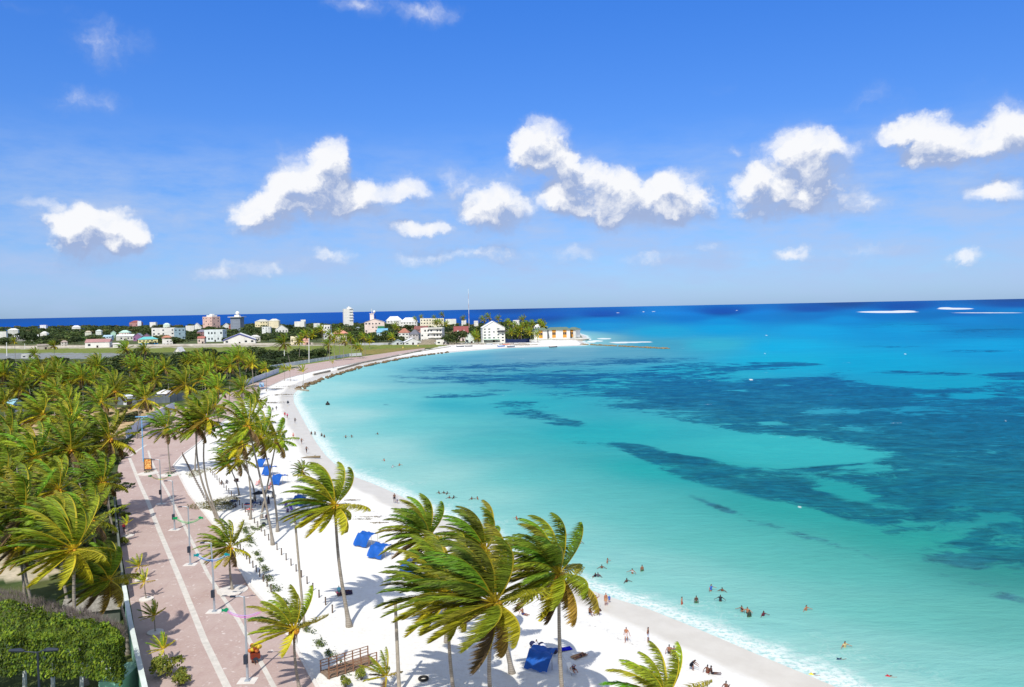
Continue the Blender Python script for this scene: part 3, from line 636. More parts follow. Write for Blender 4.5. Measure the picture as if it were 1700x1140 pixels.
# young palms in the promenade sand strip
for cx,cy,by,s,lab in [(472,612,632,1.0,'young palm by the grey wall, first of three on the far promenade'),(482,613,632,1.0,'young palm by the grey wall, second of three on the far promenade'),(503,616,637,1.15,'young palm on the sand nearest the tide wall, third of three'),(553,602,611,.7,'tiny young palm at the foot of the grey wall, farthest along')]:
    pal(cx,cy,cx,by,CR_YG[rng.randrange(3)],s*1.35,lab,detail=1,r0=.12,group='young palms on the far promenade')
# ---------------------------------------------------------------- broadleaf trees
def blobtree(seed,n=420,rx=1.0,rz_=.62,leaf=.17,cols=None,lobes=9,flat=0.0):
    """crown of many leaf-sized faces spread through several lobes; unit radius, base of crown at z=0"""
    r_=random.Random(seed); L=[]
    for i in range(lobes):
        a=r_.uniform(0,6.28); q=r_.uniform(.1,.62)*rx; L.append((q*math.cos(a),q*math.sin(a),r_.uniform(.25,.75)*rz_*1.1,r_.uniform(.26,.46)*rx,r_.uniform(.75,1.2)))
    V=[];Fc=[];Cc=[]
    for i in range(n):
        l=r_.choice(L); u=Vector((r_.gauss(0,1),r_.gauss(0,1),r_.gauss(0,1))).normalized()
        if u.z<-.35: u.z=-u.z
        rad=l[3]*r_.uniform(.72,1.08); p=Vector((l[0],l[1],l[2]))+Vector((u.x,u.y,u.z*(.75-flat*.3)))*rad
        nrm=(u+Vector((r_.gauss(0,.5),r_.gauss(0,.5),r_.gauss(0,.5)))).normalized()
        a=nrm.cross(Vector((0,0,1))); a=a.normalized() if a.length>.05 else Vector((1,0,0)); b=nrm.cross(a)
        s=leaf*r_.uniform(.6,1.3); o=len(V); an=r_.uniform(0,3.14); a2=a*math.cos(an)+b*math.sin(an); b2=b*math.cos(an)-a*math.sin(an)
        V+=[p-a2*s,p+b2*s*.55,p+a2*s,p-b2*s*.55]; Fc.append((o,o+1,o+2,o+3))
        c=r_.choice(cols); g=r_.uniform(.7,1.3)*l[4]; Cc+=[tuple(v*g for v in c)]*4
    return V,Fc,Cc
GRN=[(.060,.095,.028),(.050,.085,.022),(.085,.115,.030),(.040,.070,.024),(.10,.12,.04)]
DRK=[(.040,.066,.022),(.050,.078,.024),(.034,.056,.020)]
OLV=[(.11,.12,.040),(.13,.13,.05),(.085,.10,.035),(.12,.095,.05)]
TV=[blobtree(100+i,n,1.0,z,lf,c,lb) for i,(n,z,lf,c,lb) in enumerate([(620,.7,.10,GRN,9),(620,.6,.10,DRK,10),(560,.55,.11,OLV,8),(620,.8,.10,GRN,12),(420,.5,.12,DRK,8),(420,.6,.12,GRN,8)])]
TM=[]
for (V,Fc,Cc) in TV:
    me=mesh_np('tree_crown',V,Fc,TLEAF); cattr(me,'lc',Cc); TM.append(me)
tb=MB(); tb.tube([(0,0,-.2),(0,0,.5),(.05,0,1.1)],[.09,.07,.05],6); 
for a in (0.3,2.2,4.4): tb.tube([(0,0,.45),(.25*math.cos(a),.25*math.sin(a),.9),(.5*math.cos(a),.5*math.sin(a),1.25)],[.05,.035,.015],5)
TRK=tb.me('tree_trunk',[BARK],True)
def tree(x,y,r,h,mi,label,group=None,z0=1.0,name='broadleaf_tree',cat='tree'):
    """r crown radius, h total height"""
    root=empty(name,(x,y,z0),rng.uniform(0,6.28)); tag(root,label,cat,group)
    zc=max(.1,h-r*1.15*(.9)); link('crown',TM[mi],root,(0,0,zc*.75),0,(r*1.15,r*1.15,max(.4,(h-zc*.75)/ .95)))
    link('trunk',TRK,root,(0,0,0),0,(h*.28,h*.28,h*.55)); return root
def treepx(px,py,r,h,mi,label,group=None,**k):
    g=G(px,py,1); return tree(g.x,g.y,r,h,mi,label,group,**k)
BLD=[]     # px boxes of buildings, kept clear of trees in front
FENCE=[]
def nearf(x,y,d):
    if not FENCE: FENCE.append(np.array([G(a,b,1)[:2] for a,b in [(212,728),(250,703),(290,682.5),(345,662),(407,641.5),(463,621),(500,606),(545,599),(580,593.5),(602,591.5),(660,583)]]))
    P_=FENCE[0]
    for a,b in zip(P_[:-1],P_[1:]):
        e=b-a; t=min(1,max(0,((x-a[0])*e[0]+(y-a[1])*e[1])/(e@e))); q=a+e*t
        if math.hypot(x-q[0],y-q[1])<d: return True
    return False
def clear(px0,py0,px1,py1,D):
    for (a,b,c,d,DD) in BLD:
        if D<DD+12 and px0<c and px1>a and py0<d and py1>b and rng.random()>.12: return False
    return True
def bigtree(px,pyb,r,h,mi,lab): treepx(px,pyb,r,h,mi,lab)
def bulk(poly,n,mind,seed,rr,hh,lab,group,mis,base=0,name='broadleaf_tree',clr=True):
    r_=random.Random(seed); k=0
    for (x,y) in scatter(poly,n,mind,seed):
        r=r_.uniform(*rr); h=r_.uniform(*hh)
        if nearf(x,y,r+5): continue
        P_=np.array([[x,y,1.0],[x,y,1.0+h]]); a,b=proj_np(P_); D=math.hypot(x,y); w=r/D*F
        if clr and not clear(a[0]-w,b[1],a[0]+w,b[0]-h*.15/D*F,D): continue
        tree(x,y,r,h,r_.choice(mis),lab,group,name=name); k+=1
    return k
def carpet(name,poly,n,mind,seed,rr,hh,mis,label,cat):
    """a far wood that reads as one mass"""
    r_=random.Random(seed); VV=[];FF=[];CC=[]; o=0
    for (x,y) in scatter(poly,n,mind,seed):
        r=r_.uniform(*rr); h=r_.uniform(*hh)
        if nearf(x,y,r+5): continue
        P_=np.array([[x,y,1.0],[x,y,1.0+h]]); a,b=proj_np(P_); D=math.hypot(x,y); w=r/D*F
        if not clear(a[0]-w*.8,b[1],a[0]+w*.8,b[0],D): continue
        V,Fc,Cc=TV[r_.choice(mis)]; st=2; V=np.array([tuple(v) for v in V]); Fa=np.array(Fc)[::st]; ids=Fa.ravel(); V=V[ids]; C=np.array(Cc)[ids]
        an=r_.uniform(0,6.28); c_,s_=math.cos(an),math.sin(an); cen=V.reshape(-1,4,3).mean(1,keepdims=True); V=((V.reshape(-1,4,3)-cen)*1.5+cen).reshape(-1,3)
        VV.append(np.stack([(V[:,0]*c_-V[:,1]*s_)*r*1.15+x,(V[:,0]*s_+V[:,1]*c_)*r*1.15+y,V[:,2]*h*1.05+1.0-.1],1))
        FF.append(np.arange(len(V)).reshape(-1,4)+o); CC.append(C*r_.uniform(.75,1.25)); o+=len(V)
    me=mesh_np(name,np.concatenate(VV),np.concatenate(FF),TLEAF); cattr(me,'lc',np.concatenate(CC))
    ob=link(name,me); tag(ob,label,cat,kind='stuff'); return ob
# ---------------------------------------------------------------- buildings
GLASS=mat('window_glass',(.03,.045,.06),.15,.5); DARKDOOR=mat('dark_opening',(.04,.03,.03),.7,.2)
def wallm(rgb): return mat('wall_%d_%d_%d'%rgb,lin(rgb),.85,.2,var=.10,vscale=.25,dirt=.35)
def roofm(rgb): return mat('roof_%d_%d_%d'%rgb,lin(rgb),.75,.2,var=.25,vscale=.5,dirt=.3)
WHITE=(238,236,230); RED=(158,62,56); GREY=(150,152,152)
def house(px0,px1,pyt,pyb,wall=WHITE,roof=GREY,kind='hip',depth=None,rz=None,label='',floors=None,nw=None,roofh=.28,hide=0,over=.5,cat='house',name='house',door=True,group=None,parts=None,band=None,upper=None):
    """front face spans px0..px1 on the ground line pyb; hide: pixels of base hidden by vegetation"""
    c=G((px0+px1)/2,pyb,1); D=dist(c); w=(px1-px0)/F*c.y*1.0; H_=(pyb-pyt)/F*c.y
    if depth is None: depth=w*.7
    if rz is None: rz=rng.uniform(-.25,.25)-math.atan2(c.x,c.y)*.6
    w=w/(abs(math.cos(rz+math.atan2(c.x,c.y)))+abs(math.sin(rz+math.atan2(c.x,c.y)))*depth/w*.9)
    root=empty(name,(c.x,c.y+depth*.5,1.0),rz); tag(root,label,cat,group)
    hw=w/2; hd=depth/2; rh=H_*roofh if kind!='flat' else 0; wh=H_-rh
    floors=floors or max(1,round(wh/3.4)); nw=nw or max(2,round(w/4.5)); fh=wh/floors
    wm=wallm(wall); rm=roofm(roof)
    b=MB(); b.box(-hw,-hd,-.5,hw,hd,wh)
    if kind=='gable': b.add([(-hw,-hd,wh),(hw,-hd,wh),(0,-hd,wh+rh),(-hw,hd,wh),(hw,hd,wh),(0,hd,wh+rh)],[(0,1,2),(3,5,4)])
    if kind=='flat': b.box(-hw-.02,-hd-.02,wh+.003,hw+.02,-hd+.25,wh+.7).box(-hw-.02,hd-.25,wh+.003,hw+.02,hd+.02,wh+.7).box(-hw-.02,-hd+.253,wh+.003,-hw+.25,hd-.253,wh+.7).box(hw-.25,-hd+.253,wh+.003,hw+.02,hd-.253,wh+.7)
    for f in range(1,floors): b.box(-hw-.12,-hd-.12,f*fh-.12,hw+.12,hd+.12,f*fh+.12)
    wl=b.build('wall',wm,root)
    if band: 
        q=MB(); q.box(-hw-.06,-hd-.06,0,hw+.06,hd+.06,wh*.42); q.build('painted_band',wallm(band),root)
    o=over; r=MB()
    if kind=='hip':
        k=min(hw,hd)*.8; r.add([(-hw-o,-hd-o,wh),(hw+o,-hd-o,wh),(hw+o,hd+o,wh),(-hw-o,hd+o,wh),(-hw+k,0,wh+rh),(hw-k,0,wh+rh)],[(0,1,5,4),(1,2,5),(2,3,4,5),(3,0,4),(3,2,1,0)])
    elif kind=='gable': r.add([(-hw-o,-hd-o,wh-.15),(0,-hd-o,wh+rh+.12),(0,hd+o,wh+rh+.12),(-hw-o,hd+o,wh-.15),(hw+o,-hd-o,wh-.15),(hw+o,hd+o,wh-.15),(-hw-o,-hd-o,wh-.4),(0,-hd-o,wh+rh-.1),(hw+o,-hd-o,wh-.4)],[(0,1,2,3),(1,4,5,2),(0,6,7,1),(1,7,8,4)])
    elif kind=='side':   # ridge parallel to the front
        r.add([(-hw-o,-hd-o,wh-.1),(hw+o,-hd-o,wh-.1),(hw+o,0,wh+rh),(-hw-o,0,wh+rh),(hw+o,hd+o,wh-.1),(-hw-o,hd+o,wh-.1)],[(0,1,2,3),(3,2,4,5),(1,4,2),(0,3,5)])
    else: r.box(-hw+.253,-hd+.253,wh+.003,hw-.253,hd-.253,wh+.2)
    r.build('roof',rm,root)
    if D<1500 or w>25:
        for f in range(floors):
            for i in range(nw):
                x=-hw+w*(i+.5)/nw; z=f*fh+fh*.34; ww=min(1.25,w/nw*.22)*rng.uniform(.8,1.25); wz=fh*.36
                if (f==0 and door and i==nw//2) or rng.random()<.22: continue
                for side in ((0,-1),(1,0)) if i<2 else ((0,-1),):
                    m=MB()
                    if side[0]==0: m.box(x-ww,-hd-.09,z,x+ww,-hd-.013,z+wz)
                    else: yy=-hd+depth*(i+.5)/2; m.box(hw+.013,yy-ww,z,hw+.09,yy+ww,z+wz)
                    m.build('window',GLASS,root)
        if door: m=MB(); m.box(-1.0+w*(nw//2+.5)/nw-hw,-hd-.08,0,1.0+w*(nw//2+.5)/nw-hw,-hd-.011,min(2.6,fh*.8)); m.build('door',DARKDOOR,root)
    BLD.append((px0-1,pyt,px1+1,pyb-max(hide,(pyb-pyt)*(.5 if hide>=4 else .36)),D))
    return root,hw,hd,wh,rh
def extra(h,name,rgb,fn,matl=None,par=None):
    m=MB(); fn(m,*h[1:]); return m.build(name,matl or wallm(rgb),par or h[0])
hs=house
hs(135,175,563,577,WHITE,(186,140,136),'side',depth=26,rz=.35,label='long white shed with dull red roof and dark red doorway beside the airfield wall',cat='shed',name='shed',floors=1,nw=3,hide=1,roofh=.35)
hs(226,256,559,574,(232,222,160),(110,196,196),'hip',depth=16,label='cream and bright blue two-storey house with turquoise roof beyond the airfield',band=(30,130,190),floors=2,hide=2)
b3=hs(250,288,545,563,WHITE,(190,190,190),'flat',depth=18,label='large white flat-roofed building with small square windows above the blue house',floors=3,nw=5,hide=3,cat='building',name='building')
hs(287,305,545,563,(150,176,190),(170,190,200),'flat',depth=14,label='blue-grey glazed block joined to the right of the large white building',floors=3,nw=3,cat='building',name='building',hide=3)
hs(196,214,548,562,(240,222,214),(186,222,205),'hip',label='pale pink house with mint roof left of the grey roofs',floors=2,hide=3)
hs(190,219,555,565,(210,208,200),(228,232,226),'side',label='low house with long pale roof in front of the pale pink house',floors=1,hide=3)
hs(220,236,553,566,(150,110,150),(150,156,172),'gable',label='mauve house under a steep grey roof, left one of two',floors=1,hide=4,roofh=.45)
hs(233,249,553,567,(150,116,140),(132,134,150),'gable',label='mauve house under a darker grey roof behind the blue house',floors=1,hide=4,roofh=.45)
hs(267,283,557,568,(214,190,180),(196,136,110),'hip',label='small house with orange roof below the large white building',floors=1,hide=3)
hs(268,284,564,574,WHITE,(200,204,210),'flat',label='white house with dark openings right by the airfield wall, under the orange roof',floors=2,hide=2)
hs(248,259,535,546,WHITE,(220,220,215),'flat',label='white house with a small tower against the sea on the left skyline',floors=2,hide=3)
hs(213,233,532,544,(190,140,130),(150,90,84),'hip',label='red-roofed house on the left skyline against the sea',floors=1,hide=4)
hs(228,234,533,544,WHITE,(210,210,210),'flat',label='narrow white block right beside the skyline red roof',hide=4)
hs(270,281,536,546,(226,240,226),(206,230,216),'hip',label='small pale mint house on the left skyline',hide=4,floors=1)
hs(307,321,541,550,WHITE,(228,224,214),'flat',label='low white wing left of the white gable on the skyline',hide=3,floors=1)
hs(318,333,536,549,WHITE,(232,228,220),'gable',label='white gabled house below and left of the pink tower block',hide=3,floors=1,roofh=.6)
hs(326,341,547,560,(160,120,124),(132,128,146),'hip',label='dark red house with purple-grey roof below the white gable',hide=3)
c1=hs(336,361,526,550,(234,196,184),(220,214,210),'flat',depth=22,rz=-.5,label='salmon and white tower block with stepped rooftop on the skyline',floors=5,nw=4,hide=9,cat='tower block',name='tower_block')
extra(c1,'rooftop_rooms',WHITE,lambda m,hw,hd,wh,rh:(m.box(-hw*.5,-hd*.6,wh+.7,hw*.7,hd*.6,wh+4.0),m.box(-hw*.1,-hd*.3,wh+4.003,hw*.4,hd*.3,wh+6.5)))
c2=hs(382,402,527,552,(140,150,166),(216,216,214),'flat',depth=18,rz=-.1,label='dark glazed tower with wide white roof slab and dome against the sea',floors=5,nw=5,hide=10,cat='tower block',name='tower_block')
extra(c2,'roof_slab',WHITE,lambda m,hw,hd,wh,rh:(m.box(-hw-4,-hd-3,wh+.703,hw+4,hd+3,wh+1.8),m.box(-hw*.4,-hd*.4,wh+1.803,hw*.5,hd*.4,wh+5)))
extra(c2,'dome',WHITE,lambda m,hw,hd,wh,rh:(m.ball((hw*.1,0,wh+8.5),4,12,8),m.box(hw*.1-.4,-.4,wh+5.003,hw*.1+.4,.4,wh+6)))
hs(379,395,537,551,(170,110,100),(140,92,88),'hip',depth=10,label='red-brown house at the foot of the dark glazed tower',hide=6,floors=1)
hs(368,381,536,547,WHITE,(236,230,220),'gable',label='white gabled house between the salmon block and the dark tower',hide=4,floors=1,roofh=.55)
hs(422,446,530,547,(240,226,186),(200,200,190),'hip',label='cream hotel with red-striped balconies, left wing',floors=3,nw=5,hide=6,roofh=.2,cat='hotel',name='hotel')
hs(445,463,529,548,(240,228,196),(214,212,200),'hip',label='cream hotel with red-striped balconies, taller right wing',floors=4,nw=4,hide=6,roofh=.18,cat='hotel',name='hotel')
c5=hs(338,372,548,567,(226,234,236),(166,184,196),'flat',depth=14,label='pale blue-white arcaded two-storey building left of the blue-trimmed gable',floors=2,nw=6,hide=4,cat='building',name='building')
hs(327,340,558,570,(230,210,200),(176,110,100),'side',label='small house with red awning roof near the parked cars',hide=2,floors=1)
c6=hs(366,418,553,571,WHITE,(236,236,232),'gable',depth=30,rz=.28,label='wide white gabled hall with blue roof trim behind the airfield wall',floors=1,nw=5,hide=2,roofh=.55,cat='hall',name='hall')
extra(c6,'blue_trim',(70,80,170),lambda m,hw,hd,wh,rh: m.add([(-hw-.6,-hd-.62,wh-.5),(0,-hd-.62,wh+rh-.2),(hw+.6,-hd-.62,wh-.5),(hw+.6,-hd-.62,wh-1.5),(0,-hd-.62,wh+rh-1.4),(-hw-.6,-hd-.62,wh-1.5),(-hw-.6,-hd-.7,wh-.5),(0,-hd-.7,wh+rh-.2),(hw+.6,-hd-.7,wh-.5),(hw+.6,-hd-.7,wh-1.5),(0,-hd-.7,wh+rh-1.4),(-hw-.6,-hd-.7,wh-1.5)],[(6,11,10,7),(7,10,9,8),(0,6,7,1),(1,7,8,2)]))
hs(414,430,556,567,(226,222,212),(216,214,210),'hip',label='low pale house right of the blue-trimmed hall',hide=3,floors=1)
hs(434,449,543,556,(236,238,236),(206,214,220),'flat',label='white cube house between the hall and the cream hotel',hide=4)
hs(456,476,539,558,WHITE,(240,238,230),'gable',label='tall white gabled house right of the cream hotel',hide=5,floors=2,roofh=.4)
hs(488,506,534,546,WHITE,(226,230,226),'flat',label='long low white house on the skyline left of the white tower',hide=4,floors=1)
hs(499,507,531,545,WHITE,(226,226,226),'flat',label='narrow white stair block on the skyline',hide=4)
hs(520,530,537,548,WHITE,(226,226,220),'flat',label='small white house half hidden by trees left of the white tower',hide=4)
hs(533,549,540,556,WHITE,(230,226,220),'flat',label='white terraced house among trees below the skyline',hide=4,floors=2)
hs(536,552,551,563,(226,226,230),(206,206,214),'hip',label='low white house in front of the white terraced house',hide=4,floors=1)
c10=hs(553,574,548,566,(240,224,214),(216,150,130),'hip',label='pale pavilion with salmon roof among tall palms',hide=6,floors=2,over=2.2,roofh=.3)
hs(482,494,559,572,(238,226,196),(226,214,190),'flat',label='small cream house by the airfield wall among palms',hide=3,floors=1)
hs(503,513,561,572,(226,180,160),(206,150,130),'side',label='small salmon shed by the airfield wall',hide=3,floors=1)
# white tower
d1=hs(569,585.5,513,545,WHITE,(236,236,232),'flat',depth=14,rz=.35,label='slim white seven-storey tower with balconies, tallest on the skyline',floors=7,nw=3,hide=12,cat='tower block',name='tower_block')
extra(d1,'balconies',(214,216,220),lambda m,hw,hd,wh,rh:[m.box(hw*.2,-hd-1.6,wh*(k+.93)/7,hw+1.2,-hd-.14,wh*(k+1.13)/7) for k in range(2,7)])
extra(d1,'rooftop_rooms',WHITE,lambda m,hw,hd,wh,rh:(m.box(-hw*.2,-hd*.5,wh+.703,hw*.7,hd*.5,wh+4),m.box(hw*.05,-.8,wh+4.003,hw*.35,.8,wh+6)))
# pinkish stepped building with small tower
d2=hs(604,637,529,558,(244,224,214),(206,200,196),'gable',depth=20,rz=.15,label='pinkish-white gabled hotel with small windows and a rooftop control room',floors=4,nw=6,hide=6,cat='hotel',name='hotel',roofh=.18)
extra(d2,'rooftop_tower',(244,226,220),lambda m,hw,hd,wh,rh:(m.box(-hw*.45,-hd*.3,wh,-hw*.05,hd*.2,wh+rh+7.5),m.box(-hw*.5,-hd*.36,wh+rh+7.503,0,hd*.26,wh+rh+8.2)))
extra(d2,'antenna',WHITE,lambda m,hw,hd,wh,rh:(m.tube([(-hw*.25,0,wh+rh+8.2),(-hw*.25,0,wh+rh+15)],.35,5),m.ball((0,0,wh+rh+10.5),2.0,8,6)))
extra(d2,'green_netting',(50,140,100),lambda m,hw,hd,wh,rh:m.box(hw*.30,-hd-1.2,wh*.40,hw*.98,-hd-.15,wh*.70))
hs(640,667,525,545,WHITE,(236,236,232),'hip',depth=20,label='white villa with hip roof on the skyline right of the pinkish hotel',floors=3,nw=5,hide=8,roofh=.35,cat='villa',name='villa')
hs(664,693,527,547,WHITE,(238,238,234),'hip',depth=22,label='second white villa with broad pale roof on the skyline',floors=3,nw=6,hide=8,roofh=.35,cat='villa',name='villa')
hs(625,644,545,561,(190,214,226),(120,180,216),'side',label='pale house with sky-blue roof below the green netting',hide=6,floors=1,roofh=.4)
hs(660,680,545,563,WHITE,(176,120,100),'hip',depth=18,label='white house with brown tiled roof behind the airfield grass',hide=4,floors=2,roofh=.4)
hs(679,697,547,564,(206,200,200),(116,118,128),'hip',depth=14,label='house with dark grey hip roof next to the brown tiled roof',hide=3,floors=2,roofh=.45)
hs(687,711,541,556,(200,150,140),(140,92,88),'side',depth=12,label='long dark red roof behind the white balconied hotel',hide=5,floors=2,roofh=.35)
hs(697,716,529,549,(246,238,214),(230,226,210),'flat',depth=14,label='cream flat-roofed block above the dark red roof',floors=4,nw=4,hide=6,cat='building',name='building')
hs(716,737,529,549,(240,234,206),(226,222,206),'flat',depth=14,label='cream apartment block with palms in front, right of the first cream block',floors=4,nw=5,hide=6,cat='building',name='building')
hs(739,757,530,545,(238,238,226),(226,232,222),'flat',depth=12,label='long pale building on the skyline left of the mast',hide=6,floors=2,cat='building',name='building')
hs(766,774,532,545,WHITE,(226,226,226),'flat',label='small white block on the skyline left of the mast',hide=6)
hs(787,794,533,546,WHITE,(226,226,226),'flat',label='small white block on the skyline right of the mast',hide=6)
d9=hs(698,737,545,568,WHITE,(226,226,226),'flat',depth=16,rz=-.1,label='white modern three-storey hotel with long dark balconies behind the grass',floors=3,nw=7,hide=2,cat='hotel',name='hotel')
extra(d9,'balcony_slabs',WHITE,lambda m,hw,hd,wh,rh:[m.box(-hw*.3,-hd-2.2,wh*k/3-.14,hw+.8,-hd-.13,wh*k/3+.7) for k in (1,2,3)])
d10=hs(753,777,541.5,566,(236,214,210),(150,84,84),'side',depth=14,rz=.1,label='house with bright red roof and two white dormers on the point',hide=7,floors=2,roofh=.42)
extra(d10,'dormers',WHITE,lambda m,hw,hd,wh,rh:[m.add([(x-1.6,-hd-.7,wh),(x+1.6,-hd-.7,wh),(x,-hd-.7,wh+3.2),(x-1.6,-hd+3,wh),(x+1.6,-hd+3,wh),(x,-hd+3,wh+3.2)],[(0,1,2),(0,2,5,3),(1,4,5,2)]) for x in (-hw*.45,hw*.4)])
hs(772,787,553,570,(226,236,226),(200,220,206),'gable',label='pale mint gabled house right of the red-roofed house',hide=4,floors=1,roofh=.5)
d11=hs(798,838,533,568,WHITE,(240,238,232),'gable',depth=24,rz=.12,label='big white five-storey gabled hotel with dark side balcony on the point',floors=5,nw=5,hide=3,cat='hotel',name='hotel',roofh=.30)
extra(d11,'green_canopy',(186,220,200),lambda m,hw,hd,wh,rh:(m.box(-hw*.95,-hd-7,3.2,hw*.5,-hd-.1,3.6)))
extra(d11,'side_balcony',(70,74,80),lambda m,hw,hd,wh,rh:(m.box(hw*.35,-hd-2,wh*.70,hw+4,-hd-.1,wh*.80)))
hs(852,863,532,550,WHITE,(226,226,226),'flat',label='white cube house showing above the trees of the point',hide=9)
hs(887,898,538,552,WHITE,(236,236,236),'hip',label='small white house above the trees left of the orange-panelled hotel',hide=6)
# orange panelled hotel on its sea ledge
OR=(226,160,70)
def orange(px0,px1,pyt,pyb,depth,rz,label,nb):
    c=G((px0+px1)/2,pyb,1.5); w=(px1-px0)/F*c.y; H_=(pyb-pyt)/F*c.y; hw=w/2; hd=depth/2
    root=empty('hotel',(c.x,c.y+hd,1.2),rz); tag(root,label,'hotel')
    m=MB(); m.box(-hw,-hd,0,hw,hd,H_*.8); m.box(-hw-.1,-hd-.2,-.6,hw+.1,-hd+1,.35); m.build('wall',wallm(WHITE),root)
    m=MB(); m.add([(-hw-1.5,-hd-1.5,H_*.8),(hw+1.5,-hd-1.5,H_*.8),(hw+1.5,hd+1.5,H_*.8),(-hw-1.5,hd+1.5,H_*.8),(-hw+3,0,H_*1.02),(hw-3,0,H_*1.02)],[(0,1,5,4),(1,2,5),(2,3,4,5),(3,0,4),(3,2,1,0)]); m.build('roof',roofm((112,130,112)),root)
    for i in range(nb):
        x=-hw+w*(i+.5)/nb
        a=MB(); a.box(x-2.2,-hd-.12,.8,x+2.2,-hd-.013,H_*.78); p=a.build('orange_panel',wallm(OR),root)
        for dx in (-1.1,1.1):
            a=MB(); a.box(x+dx-.85,-hd-.2,H_*.34,x+dx+.85,-hd-.13,H_*.56); a.build('window',GLASS,root)
    BLD.append((px0,pyt,px1,pyb-2,dist(c)-20)); return root
orange(886,908,544,562,16,.08,'white hotel wing with green-grey roof and one orange window panel, behind the trees',1)
orange(910,946,543,561,18,.06,'long white hotel wing with two orange window panels and green-grey roof',2)
orange(946,961,543,560,14,-.5,'end wing of the orange-panelled hotel standing on the sea ledge',1)
c=G(949,564,1); b=MB()
vs=[];n=20
for z,rr in ((-.8,.9),(.9,1.0),(.9,.0)): vs+=[(c.x+math.cos(6.283*i/n)*22*rr,c.y+8+math.sin(6.283*i/n)*14*rr,z+1) for i in range(n)]
b.add(vs,[(i,(i+1)%n,n+(i+1)%n,n+i) for i in range(n)]+[(n+i,n+(i+1)%n,2*n+(i+1)%n,2*n+i) for i in range(n)])
tag(b.build('sea_ledge',mat('ledge_concrete',lin((226,220,206)),.8,.2,var=.2,vscale=.3)),'pale rounded concrete ledge under the end wing of the orange-panelled hotel','ledge')
# far-left small buildings
for a in [(-4,9,551,563,WHITE,(226,226,220),'flat','white block cut by the picture edge above the runway'),(11,27,545,555,(220,220,214),(236,236,230),'hip','white-roofed house left of the great round tree'),
 (20,54,556,566,(170,166,160),(226,226,220),'side','long pale roof below the great round tree'),(66,78,550,563,WHITE,(220,220,214),'hip','white two-storey house right of the great round tree'),
 (118,131,540,550,WHITE,(226,226,226),'hip','white house with pointed roof on the skyline above the red-roofed shed'),(158,168,547,556,(226,230,226),(206,216,214),'hip','pale house among trees above the red-roofed shed'),
 (183,191,549,560,(190,226,206),(206,226,216),'gable','small mint-green gable left of the pale pink house'),(170,185,556,565,(200,222,236),(176,206,226),'side','low house with light blue roof above the shed'),
 (60,76,571,580,(190,180,170),(160,150,140),'side','low brown shed by the airfield wall behind the tall solitary palm'),(186,199,569,577,WHITE,(216,210,206),'side','small white lean-to between the shed and the blue house'),
 (100,110,565,575,(214,210,200),(176,160,150),'hip','small pale hut left of the red-roofed shed'),(140,150,549,558,(226,226,210),(200,190,170),'hip','small pale house deep among the trees above the shed')]:
    hs(a[0],a[1],a[2],a[3],a[4],a[5],a[6],label=a[7],hide=3)
# filler roofs seen between the trees of the town
r_=random.Random(77)
for k in range(26):
    x=r_.choice([r_.uniform(350,600),r_.uniform(590,760),r_.uniform(20,350)]); pb=r_.uniform(545,566)
    w=r_.uniform(7,14)*(pb-505)/50; h=r_.uniform(6,9)*(pb-505)/50
    if any(x<c_+2 and x+w>a_-2 and pb-h<d_+3 and pb>b_-2 for a_,b_,c_,d_,e_ in BLD): continue
    col=r_.choice([WHITE,(226,214,196),(206,220,226),(236,206,196)]); 
    hs(x,x+w,pb-h,pb,col,r_.choice([(206,206,206),(176,110,90),(226,226,220),(140,150,160)]),r_.choice(['hip','gable','flat']),label='small pale house half hidden among the town trees',group='small houses among the town trees',hide=3,floors=1)
# sheds and tents by the airfield
hs(668,698,561,572,(226,226,226),(232,232,236),'gable',depth=18,rz=.2,label='white open market tent at the far edge of the airfield grass',cat='tent',name='market_tent',floors=1,nw=3,roofh=.6)
hs(650,668,564,572,(196,204,206),(176,190,196),'gable',depth=12,label='low grey-blue shed left of the white market tent',cat='shed',name='shed',floors=1,roofh=.5)
hs(724,742,565,572,WHITE,(236,236,236),'flat',depth=5,label='white container-like wall right of the earth mound',floors=1,cat='shed',name='shed')
hs(288,303,576,592,(238,236,230),(240,238,234),'gable',depth=8,rz=-.1,label='white steep-roofed hut rising from the dark scrub before the airfield',cat='hut',name='hut',floors=1,roofh=.55)
hs(33,58,589,594,(206,206,200),(232,234,234),'flat',depth=8,label='low white roof beside the runway edge',cat='shed',name='shed',floors=1,roofh=.1)
hs(3,20,664,692,(120,130,136),(150,196,210),'side',depth=9,rz=.1,label='small shed with light blue roof among the palms at the picture edge',cat='shed',name='shed',floors=1,nw=2,roofh=.35)
hs(200,216,656,672,(226,228,232),(210,214,220),'side',depth=7,label='white shed behind the grey fence of the sand lot',cat='shed',name='shed',floors=1,nw=2)
hs(254,280,648,668,WHITE,(232,230,226),'hip',depth=8,label='white house with dark window behind the grey fence of the sand lot',floors=1,nw=3)
# earth mound
m=MB(); c=G(710,572,1); n=16; vs=[(c.x,c.y+14,6.5)]
for k,(rr,z) in enumerate(((.35,5.8),(.7,3.2),(1,.6))):
    vs+=[(c.x+math.cos(6.283*i/n)*17*rr*(1+.12*math.sin(i*2.3+k)),c.y+14+math.sin(6.283*i/n)*10*rr,z+.5*math.sin(i*1.7+k)) for i in range(n)]
fs=[(0,1+i,1+(i+1)%n) for i in range(n)]+[(1+k*n+i,1+(k+1)*n+i,1+(k+1)*n+(i+1)%n,1+k*n+(i+1)%n) for k in range(2) for i in range(n)]
m.add(vs,fs); tag(m.build('earth_mound',mat('mound',lin((150,140,122)),.95,.1,var=.4,vscale=.6,bump=.5),smooth=True),'grey-brown mound of earth at the far edge of the airfield grass','mound')
